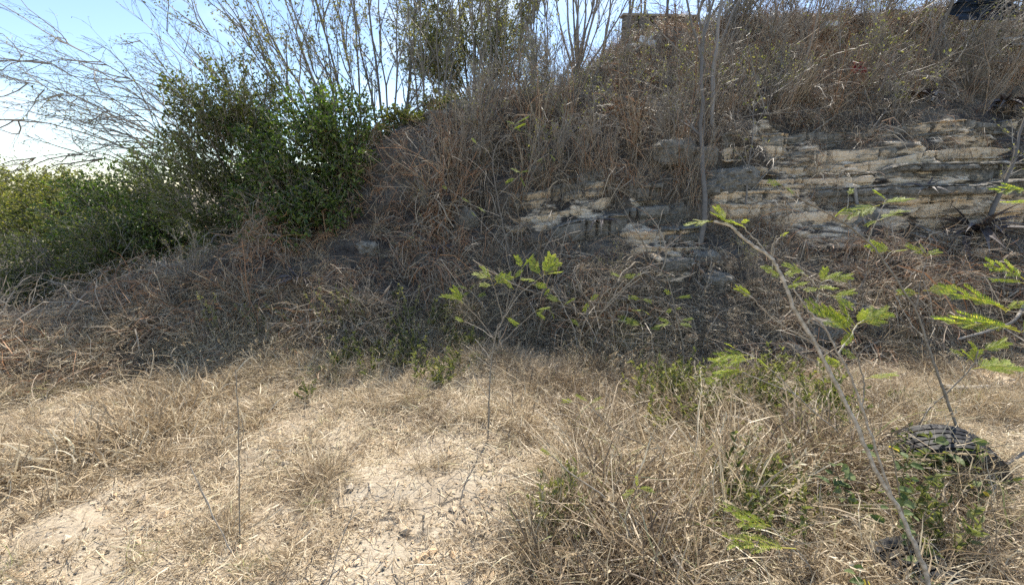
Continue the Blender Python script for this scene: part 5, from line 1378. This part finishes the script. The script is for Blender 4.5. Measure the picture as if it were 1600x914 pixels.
# --- soft leaved weeds and yellow leaves round the tyres
def leafy(label, px, seed, nleaf=26, y=None, size=.06, yellow=()):
    r = np.random.default_rng(seed); b = root_at(*px[0]); y = y or float(b[1])
    root = thing('leafy_weed', label, 'weed', b)
    P = spline([b] + [at(u, v, y) for u, v in px[1:]], 8)
    mb = MB(); mb.tubes(P[None], taper(P[None], .005, .002), 5, np.array([.4])); mb.build('stem', M_bark_pale, root, smooth=True)
    for k in range(nleaf):
        p = P[r.integers(2, len(P))] + r.normal(0, .03, 3)
        a = r.uniform(0, 2 * math.pi)
        put_leaf(root, BRY if k in yellow else BR[r.integers(3)], p, (math.cos(a), math.sin(a) * .8, r.uniform(-.5, .4)), np.array([0, -.3, 1.0]), size * r.uniform(.6, 1.3), r.normal(0, .5))
leafy('soft green leafy weed climbing beside the stem of the large sapling', [(1432, 935), (1420, 850), (1405, 770), (1392, 690)], 261, 46, 1.45, .045, (3, 17))
leafy('leafy weed spreading in front of the large tyre', [(1400, 760), (1440, 730), (1480, 715), (1520, 706)], 262, 30, None, .075, (5,))
leafy('leafy green weed in the grass left of the large sapling', [(1330, 800), (1318, 760), (1300, 730)], 263, 18, None, .06)
leafy('low leafy weed with a yellow leaf at the bottom edge', [(1365, 960), (1360, 925), (1352, 900)], 264, 12, None, .045, (0, 1))
leafy('leafy weed on dark stem below the straight bare branch', [(1535, 800), (1528, 770), (1524, 748)], 265, 10, None, .05, (0, 2))

# ------------------------------------------------------------------ tyres half sunk in the grass
M_rubber = plain_mat('worn_black_rubber', (.022, .021, .021), .6, .3, .35, 14, .25)
M_wall = plain_mat('dusty_sidewall_rubber', (.035, .034, .033), .65, .3, .3, 12, .1)
def tyre(label, c, Rr, wid, yaw, pitch, roll, seed):
    root = thing('tyre', label, 'tyre', c, 'old tyres lying in the grass')
    root.rotation_euler = (pitch, roll, yaw)
    seg = 110; th = np.arange(seg) * 2 * math.pi / seg
    def lathe(prof, lug=False):
        prof = np.array(prof); n = len(prof); V = np.zeros((seg, n, 3))
        for i, (w, r) in enumerate(prof):
            rr = np.full(seg, r)
            if lug: rr = r - .0035 * (((np.arange(seg) + 2 * (i // 4 % 2)) % 5) == 0) * (0 < i < n - 1)
            V[:, i] = np.stack([rr * np.cos(th), np.full(seg, w), rr * np.sin(th)], -1)
        i = np.arange(seg * n).reshape(seg, n); j = np.roll(i, -1, 0)
        mb = MB(); mb.add(V, np.stack([i[:, :-1], i[:, 1:], j[:, 1:], j[:, :-1]], -1).reshape(-1, 4)); return mb
    h = wid / 2
    gw, gd = .007, .010
    tread = []
    edges = np.linspace(-h * .82, h * .82, 6)
    tread.append((-h * .93, Rr * .965))
    for a, b in zip(edges[:-1], edges[1:]):
        tread += [(a + gw / 2, Rr - gd), (a + gw / 2 + .001, Rr), (b - gw / 2 - .001, Rr), (b - gw / 2, Rr - gd)]
    tread.append((h * .93, Rr * .965))
    def part(nm, mb, mat, smooth):
        me = mb.mesh(nm, mat, smooth); o = bpy.data.objects.new(nm, me); COL.objects.link(o); o.parent = root
    part('tread', lathe(tread, True), M_rubber, False)
    for s in (-1, 1):
        part('sidewall', lathe([(s * h * .93, Rr * .965), (s * h * 1.02, Rr * .9), (s * h * 1.05, Rr * .82), (s * h * 1.0, Rr * .73), (s * h * .9, Rr * .66), (s * h * .78, Rr * .615), (s * h * .68, Rr * .61), (s * h * .66, Rr * .64)]), M_wall, True)
    part('inner_lining', lathe([(-h * .66, Rr * .64), (-h * .85, Rr * .75), (-h * .85, Rr * .88), (-h * .5, Rr * .93), (h * .5, Rr * .93), (h * .85, Rr * .88), (h * .85, Rr * .75), (h * .66, Rr * .64)]), M_rubber, True)
    return root
c = hit(1478, 742)[0]
tyre('large black tyre standing half sunk in dry grass at the right', (c[0] - .02, c[1] + .04, -.02), .295, .22, R(-12), R(12), 0, 1)
c = hit(1440, 912)[0]
tyre('second tyre buried deeper in the grass below the large one', (c[0] + .02, c[1] + .10, -.20), .29, .22, R(8), R(10), 0, 2)

# ------------------------------------------------------------------ dead sword leaved plants on the bank
def agave(label, u, v, rpx, n, seed, flat=.5, face=.35, pale=0):
    r = np.random.default_rng(seed); c, nm = hit(u, v); s = depth_of(c) / FPX * rpx
    c = c + np.array([0, -.14, 0.02])
    root = thing('sword_plant', label, 'dead plant', c)
    for k in range(n):
        a = 2 * math.pi * k * .381966 + r.uniform(-.2, .2); e = r.uniform(-.25, 1.15) * flat * 2
        d = np.array([math.cos(a) * math.cos(e), math.sin(a) * math.cos(e) * .7 - face, math.sin(e)])
        put_leaf(root, SW[r.integers(4)], c + d * .03, d, np.array([0, -.2, 1.0]), s * r.uniform(.7, 1.25), r.normal(0, .4))
agave('large dead sword leaved plant with dark curling leaves below the long leaning trunk', 1500, 362, 66, 30, 301, .4)
agave('dead hanging rosette with pale leaf tips high on the right of the bank', 1552, 168, 42, 26, 302, .15)
agave('small dark upright sword plant on the grey ledge', 1428, 300, 30, 9, 303, .6)
agave('thin dead sword plant hanging in the crack between the grey boulders', 935, 345, 30, 16, 304, .0)
agave('dark dead rosette in the hollow below the dark green shrub', 474, 432, 28, 22, 305, .2)
agave('hanging roots built as a brown rosette left of the pale tipped one', 1418, 152, 38, 22, 306, -.05)  # sword leaves added in place of dark hanging roots
agave('small spiky rosette on the crest below the leafy tree', 806, 132, 24, 14, 307, .5)
agave('dead rosette at the foot of the rock right of the rust red vines', 690, 385, 26, 16, 308, .05)

# ------------------------------------------------------------------ fallen branches, poles and logs
def stick(label, px, rad, seed, name='dead_branch', cat='branch', mat=None, lift=.04, twigs=0, yoff=0.0, sides=6):
    r = np.random.default_rng(seed)
    pts = []
    for (u, v) in px:
        c, n_ = hit(u, v); pts.append(c + n_ * lift + np.array([0, -yoff, 0]))
    P = spline(pts, 5)
    root = thing(name, label, cat, P[0])
    mb = MB(); mb.tubes(P[None], taper(P[None], rad, rad * .6), sides, np.array([r.uniform(.3, .8)])); mb.build('stem', mat or M_bark_pale, root, smooth=True)
    for k in range(twigs):
        i = r.integers(1, len(P) - 1); d = norm(P[i] - P[i - 1]) + r.normal(0, .6, 3)
        T_ = curves(P[i][None], d[None], np.array([.35]), 6, .12, np.array([0, 0, .1]), r)
        t_ = MB(); t_.tubes(T_, taper(T_, rad * .5, rad * .2), 4, np.array([.6])); t_.build('twig', mat or M_bark_pale, root)
M_pole = plain_mat('weathered_grey_wood', (.30, .27, .23), .85, .2, .3, 9, .3)
M_darkwood = plain_mat('dark_old_wood', (.075, .055, .04), .85, .2, .3, 9, .3)
for t in [('pale bent branch lying in front of the dead sword plant', [(1430, 352), (1470, 375), (1510, 384), (1560, 395)], .016, 401, 'dead_branch', M_pole, 2), ('thick grey branch lying across the foot of the sword plant', [(1422, 374), (1470, 378), (1525, 396)], .02, 402, 'dead_branch', M_pole, 1),
          ('short grey log under the sword plant', [(1480, 352), (1505, 372)], .03, 403, 'log', M_pole, 0), ('forked grey branch lying on the right of the talus', [(1588, 477), (1565, 510), (1530, 524), (1480, 538)], .016, 404, 'dead_branch', M_pole, 3),
          ('weathered log half hidden in vines behind the tyre', [(1470, 620), (1500, 622), (1540, 618)], .035, 405, 'log', M_pole, 0), ('thin white branch slanting out of a dark hollow in the straw', [(984, 549), (1010, 520), (1030, 492), (1044, 474)], .007, 406, 'dead_branch', M_bark_pale, 2),
          ('bare curved twig on the talus left of the large sapling', [(1094, 537), (1112, 508), (1125, 495), (1160, 500)], .006, 407, 'dead_branch', M_bark_pale, 1), ('long weathered plank lying down the crest below the white frame', [(926, 137), (990, 112), (1064, 88)], .045, 408, 'plank', M_darkwood, 0),
          ('short broken board sticking out left of the white frame', [(938, 112), (958, 96)], .03, 409, 'plank', M_pole, 0), ('curved pale root hanging under the upper right bank', [(1455, 130), (1460, 145), (1448, 165)], .03, 410, 'root', M_pole, 0),
          ('long thin branch lying up the right of the bank towards the stacked poles', [(1300, 300), (1380, 180), (1470, 90), (1590, 40)], .012, 411, 'dead_branch', M_bark, 2), ('thin pale branch lying slantwise below the red scrub', [(1165, 300), (1230, 240), (1300, 185)], .009, 412, 'dead_branch', M_bark_pale, 1),
          ('crooked grey stick on the dark talus under the rock', [(1080, 440), (1100, 455), (1120, 430)], .008, 413, 'dead_branch', M_pole, 0), ('white stick lying near the top of the dark talus', [(1290, 425), (1320, 445)], .01, 414, 'dead_branch', M_bark_pale, 0),
          ('grey root running down the rock left of the leaning sapling tip', [(1332, 296), (1338, 330), (1350, 356)], .022, 415, 'root', M_pole, 0), ('pale straight branch lying from the right edge into the grass', [(1640, 705), (1570, 750), (1500, 795)], .011, 416, 'dead_branch', M_bark_pale, 1),
          ('bent bare branch lying at the left foot of the bank', [(275, 515), (300, 505), (325, 520)], .007, 417, 'dead_branch', M_bark_pale, 1), ('thin pale twig over the straw below the bent branch', [(262, 522), (290, 545), (318, 575)], .006, 418, 'dead_branch', M_bark_pale, 1)]:
    lab, px, rad, sd, nm, mt, tw = t
    stick(lab, px, rad, sd, nm, {'log': 'log', 'plank': 'plank', 'root': 'root'}.get(nm, 'branch'), mt, .12 if sd in (404, 416, 406, 407) else .06, tw)
# brown runners creeping over the pale rock
for k, (px, lab) in enumerate([([(1236, 335), (1215, 290), (1228, 262), (1262, 245)], 'brown runner climbing the pale rock at the left'), ([(1237, 330), (1262, 312), (1280, 285), (1310, 258)], 'brown runner crossing the middle of the pale rock'),
                               ([(1238, 336), (1200, 322), (1180, 300), (1190, 265)], 'brown runner bending left over the pale rock'), ([(1300, 300), (1312, 275), (1345, 250)], 'short brown runner on the right of the pale rock')]):
    stick(lab, px, .007, 430 + k, 'runner', 'vine', M_twig, .05, 3)
# leaning dark pole
B = hit(1063, 95)[0]
root = thing('pole', 'dark brown pole leaning left in front of the low wall', 'pole', B)
P = spline([B, at(1040, 62, B[1] - .05), at(1012, 24, B[1] - .1)]); mb = MB(); mb.tubes(P[None], taper(P[None], .028, .022), 6, np.array([.3])); mb.build('stem', M_darkwood, root, smooth=True)
# stacked poles at the top right
for k in range(7):
    c, n_ = hit(1612, 62 - k * 8)
    a = at(1562 + (k * 37) % 23, 26 + k * 7.5, c[1] - .15 - .05 * (k % 2)); b = a + np.array([1.6, .25, .10 + .02 * (k % 3)])
    root = thing('wooden_pole', ['lowest grey pole of the heap at the top right', 'second pole up in the heap at the top right', 'third pole up in the heap at the top right', 'middle pole of the heap at the top right', 'third pole from the top of the heap at the top right',
                                 'second pole from the top of the heap at the top right', 'topmost pole of the heap at the top right'][6 - k], 'pole', a, 'poles heaped at the top right')
    P = spline([a, (a + b) / 2 + np.array([0, 0, .02 * (k % 2)]), b]); mb = MB(); mb.tubes(P[None], taper(P[None], .035, .028), 7, np.array([.5])); mb.build('stem', M_pole, root, smooth=True)

# ------------------------------------------------------------------ loose stones
for k, (u, v, w, h, g, lab) in enumerate([(1076, 527, 15, 10, .15, 'small pale stone on the dark talus behind the forked sapling'), (1278, 515, 42, 30, .75, 'grey boulder half buried behind the large sapling'), (1316, 470, 22, 12, .7, 'flat grey stone lying above the half buried boulder'),
                                        (1522, 396, 22, 10, .1, 'white stone below the dead sword plant'), (1545, 596, 46, 16, .45, 'pale flat stone in the vines at the right edge'), (1352, 488, 26, 18, .6, 'grey stone in the rust brown vines'), (1500, 398, 14, 8, .15, 'smaller white stone left of the white stone under the sword plant'),
                                        (1230, 545, 30, 16, .7, 'dark flat stone in the talus left of the large sapling'), (700, 232, 15, 20, .05, 'pale pinkish block standing out on the upper bank'), (752, 235, 20, 14, .35, 'light grey stone right of the pale pinkish block'), (866, 203, 12, 14, .35, 'small light stone under the upright clump'),
                                        (1196, 60, 20, 16, .5, 'grey stone beside the dark hole near the crest'), (1133, 132, 12, 8, .2, 'white stone right of the grey trunks')]):
    c, n_ = hit(u, v); s = depth_of(c) / FPX
    Vq = ROCK_SH[7 + k % 5]; mb = MB(); mb.add(Vq[0] * np.array([w * s, w * s * .9, h * s * 1.3]) + c + np.array([0, -.05, .01]), Vq[1], None, g)
    o = mb.build('loose_stone', M_stone); tag(o, lab, 'stone', 'loose stones on the bank')

# ------------------------------------------------------------------ things thrown down the bank, and the wall on the crest
M_white = plain_mat('dirty_white_plastic', (.62, .60, .56), .5, .4, .12, 8)
M_red = plain_mat('faded_red_cloth', (.30, .035, .05), .9, .1, .25, 9)
M_tarp = plain_mat('dark_blue_tarpaulin', (.018, .03, .05), .6, .3, .3, 4)
M_bag_hole = plain_mat('black_plastic_and_hole', (.014, .014, .016), .35, .5, .2, 12)
M_conc = plain_mat('grey_concrete', (.20, .18, .155), .9, .15, .2, 5, .3)
def boxm(c, sx, sy, sz, rot=None, bev=.12):
    V = []
    for x in (-1, 1):
        for y in (-1, 1):
            for z in (-1, 1): V.append((x, y, z))
    bm = bmesh.new(); bmesh.ops.create_cube(bm, size=1)
    for v in bm.verts: v.co = Vector((v.co.x * sx, v.co.y * sy, v.co.z * sz))
    bmesh.ops.bevel(bm, geom=bm.edges[:], offset=bev * min(sx, sy, sz), segments=2, affect='EDGES')
    if rot is not None: bmesh.ops.rotate(bm, verts=bm.verts, matrix=Euler(rot).to_matrix())
    bmesh.ops.translate(bm, verts=bm.verts, vec=Vector([float(q_) for q_ in c]))
    return bm
def bobj(nm, bm, mat, parent=None):
    me = bpy.data.meshes.new(nm); bm.to_mesh(me); bm.free(); me.materials.append(mat)
    o = bpy.data.objects.new(nm, me); COL.objects.link(o)
    if parent is not None: o.parent = parent; o.matrix_parent_inverse = Matrix.Translation(-Vector(parent.location))
    return o
def sheet(nm, c, w, h, d, seed, mat, parent=None, crumple=.3, n=18):
    """crumpled sheet about w wide, h high, with real folds of depth d"""
    U, W = np.meshgrid(np.linspace(-.5, .5, n), np.linspace(-.5, .5, n)); p = np.stack([U, W, 0 * U], -1)
    f = fbm(p * 5 + seed, 3, seed) - .5; g_ = fbm(p * 2.5 + seed * 2, 3, seed + 4) - .5
    X = c[0] + w * (U + g_ * .35); Z = c[2] + h * (W + f * .3); Y = c[1] + d * (f * 2.2 + W * .8)
    i = np.arange(n * n).reshape(n, n); mb = MB()
    V = np.stack([X, Y, Z], -1).reshape(-1, 3)
    Q = np.stack([i[:-1, :-1], i[:-1, 1:], i[1:, 1:], i[1:, :-1]], -1).reshape(-1, 4)
    mb.add(V, Q); mb.add(V + np.array([0, .006, 0]), Q[:, ::-1])
    return mb.build(nm, mat, parent)
c, _ = hit(998, 80); s = depth_of(c) / FPX
root = thing('broken_frame', 'broken white frame lying on the crest left of the grey trunks', 'broken frame', c)
bobj('panel', boxm(c + np.array([.07, -.3, .06]), 26 * s, .05, 13 * s, (R(-30), R(18), 0)), M_white, root)
for (u0, v0, u1, v1, rr) in [(975, 72, 1010, 69, .022), (1010, 69, 1022, 52, .02), (975, 72, 986, 86, .024), (994, 78, 1012, 62, .014)]:
    a, b = at(u0, v0, c[1] - .32), at(u1, v1, c[1] - .28); mb = MB(); mb.tubes(np.linspace(a, b, 5)[None], np.full((1, 5), rr), 5, np.array([.5])); mb.build('bar', M_white, root)
c, _ = hit(1276, 56); s = depth_of(c) / FPX
o = bobj('white_panel', boxm(c + np.array([0, -.34, .06]), 26 * s, .12, 8 * s, (R(-20), R(-6), R(8))), M_white); tag(o, 'small white panel lying above the red brown scrub', 'panel')
c, _ = hit(1300, 127); s = depth_of(c) / FPX
o = sheet('red_rag', c + np.array([0, -.5, .08]), 22 * s, 18 * s, .12, 3, M_red); tag(o, 'faded red rag caught in the scrub on the upper right bank', 'rag')
c, _ = hit(1525, 22); s = depth_of(c) / FPX
o = sheet('tarpaulin', c + np.array([.05, -.15, .06]), 100 * s, 44 * s, .25, 5, M_tarp, n=26); tag(o, 'dark blue tarpaulin draped at the top right beside the heaped poles', 'tarpaulin')
c, _ = hit(1517, 82); s = depth_of(c) / FPX
o = sheet('bag_or_hole_sheet', c + np.array([0, -.14, 0]), 42 * s, 18 * s, .16, 7, M_bag_hole, n=20); tag(o, 'crumpled black plastic bag under the tarpaulin', 'bag')
c, _ = hit(1188, 62); s = depth_of(c) / FPX
o = sheet('bag_or_hole_sheet', c + np.array([0, -.14, 0]), 30 * s, 30 * s, .16, 9, M_bag_hole, n=20); tag(o, 'black sheet standing in for the dark hole in the crest right of the grey trunks', 'bag')  # black sheet added where there is only a dark hole
c, _ = hit(1495, 55); s = depth_of(c) / FPX
o = sheet('paper_scrap', c + np.array([0, -.16, 0]), 12 * s, 14 * s, .08, 11, M_white, n=10); tag(o, 'crumpled white scrap in the scrub under the leaning tree', 'scrap')
# low wall along the crest, its pale top edge towards the sky
wl, wr = at(972, 40, 10.1), at(1086, 40, 10.2)
top = at(1020, 25, 10.15)[2]; zb = min(floor_z(wl[0], wl[1]), floor_z(wr[0], wr[1])) - .3
cx = (wl + wr) / 2; ang = math.atan2(wr[1] - wl[1], wr[0] - wl[0]); ln_ = np.linalg.norm((wr - wl)[:2])
root = thing('low_wall', 'low grey wall on the crest behind the slim bare trees', 'wall', (cx[0], cx[1], zb))
bobj('wall_body', boxm((cx[0], cx[1] + .02, (top - .05 + zb) / 2), ln_ - .02, .10, top - .06 - zb, (0, 0, ang), .05), M_conc, root)
for i in range(3):
    for j in range(5):
        bl = ln_ / 5; bx_ = (j + .5 + (.5 if i % 2 else 0)) * bl - ln_ / 2
        if bx_ > ln_ / 2 - .1: continue
        q_ = np.array([cx[0] + bx_ * math.cos(ang), cx[1] + bx_ * math.sin(ang) - .03 - .008 * ((i + j) % 2), top - .16 - i * .21])
        bobj('wall_block', boxm(q_, bl - .015, .12, .195, (0, 0, ang + random.uniform(-.01, .01)), .08), M_conc, root)
M_cop = plain_mat('pale_coping', (.42, .39, .35), .9, .15, .2, 5, .3)
bobj('coping', boxm((cx[0], cx[1], top - .022), ln_ + .06, .21, .05, (0, 0, ang), .2), M_cop, root)
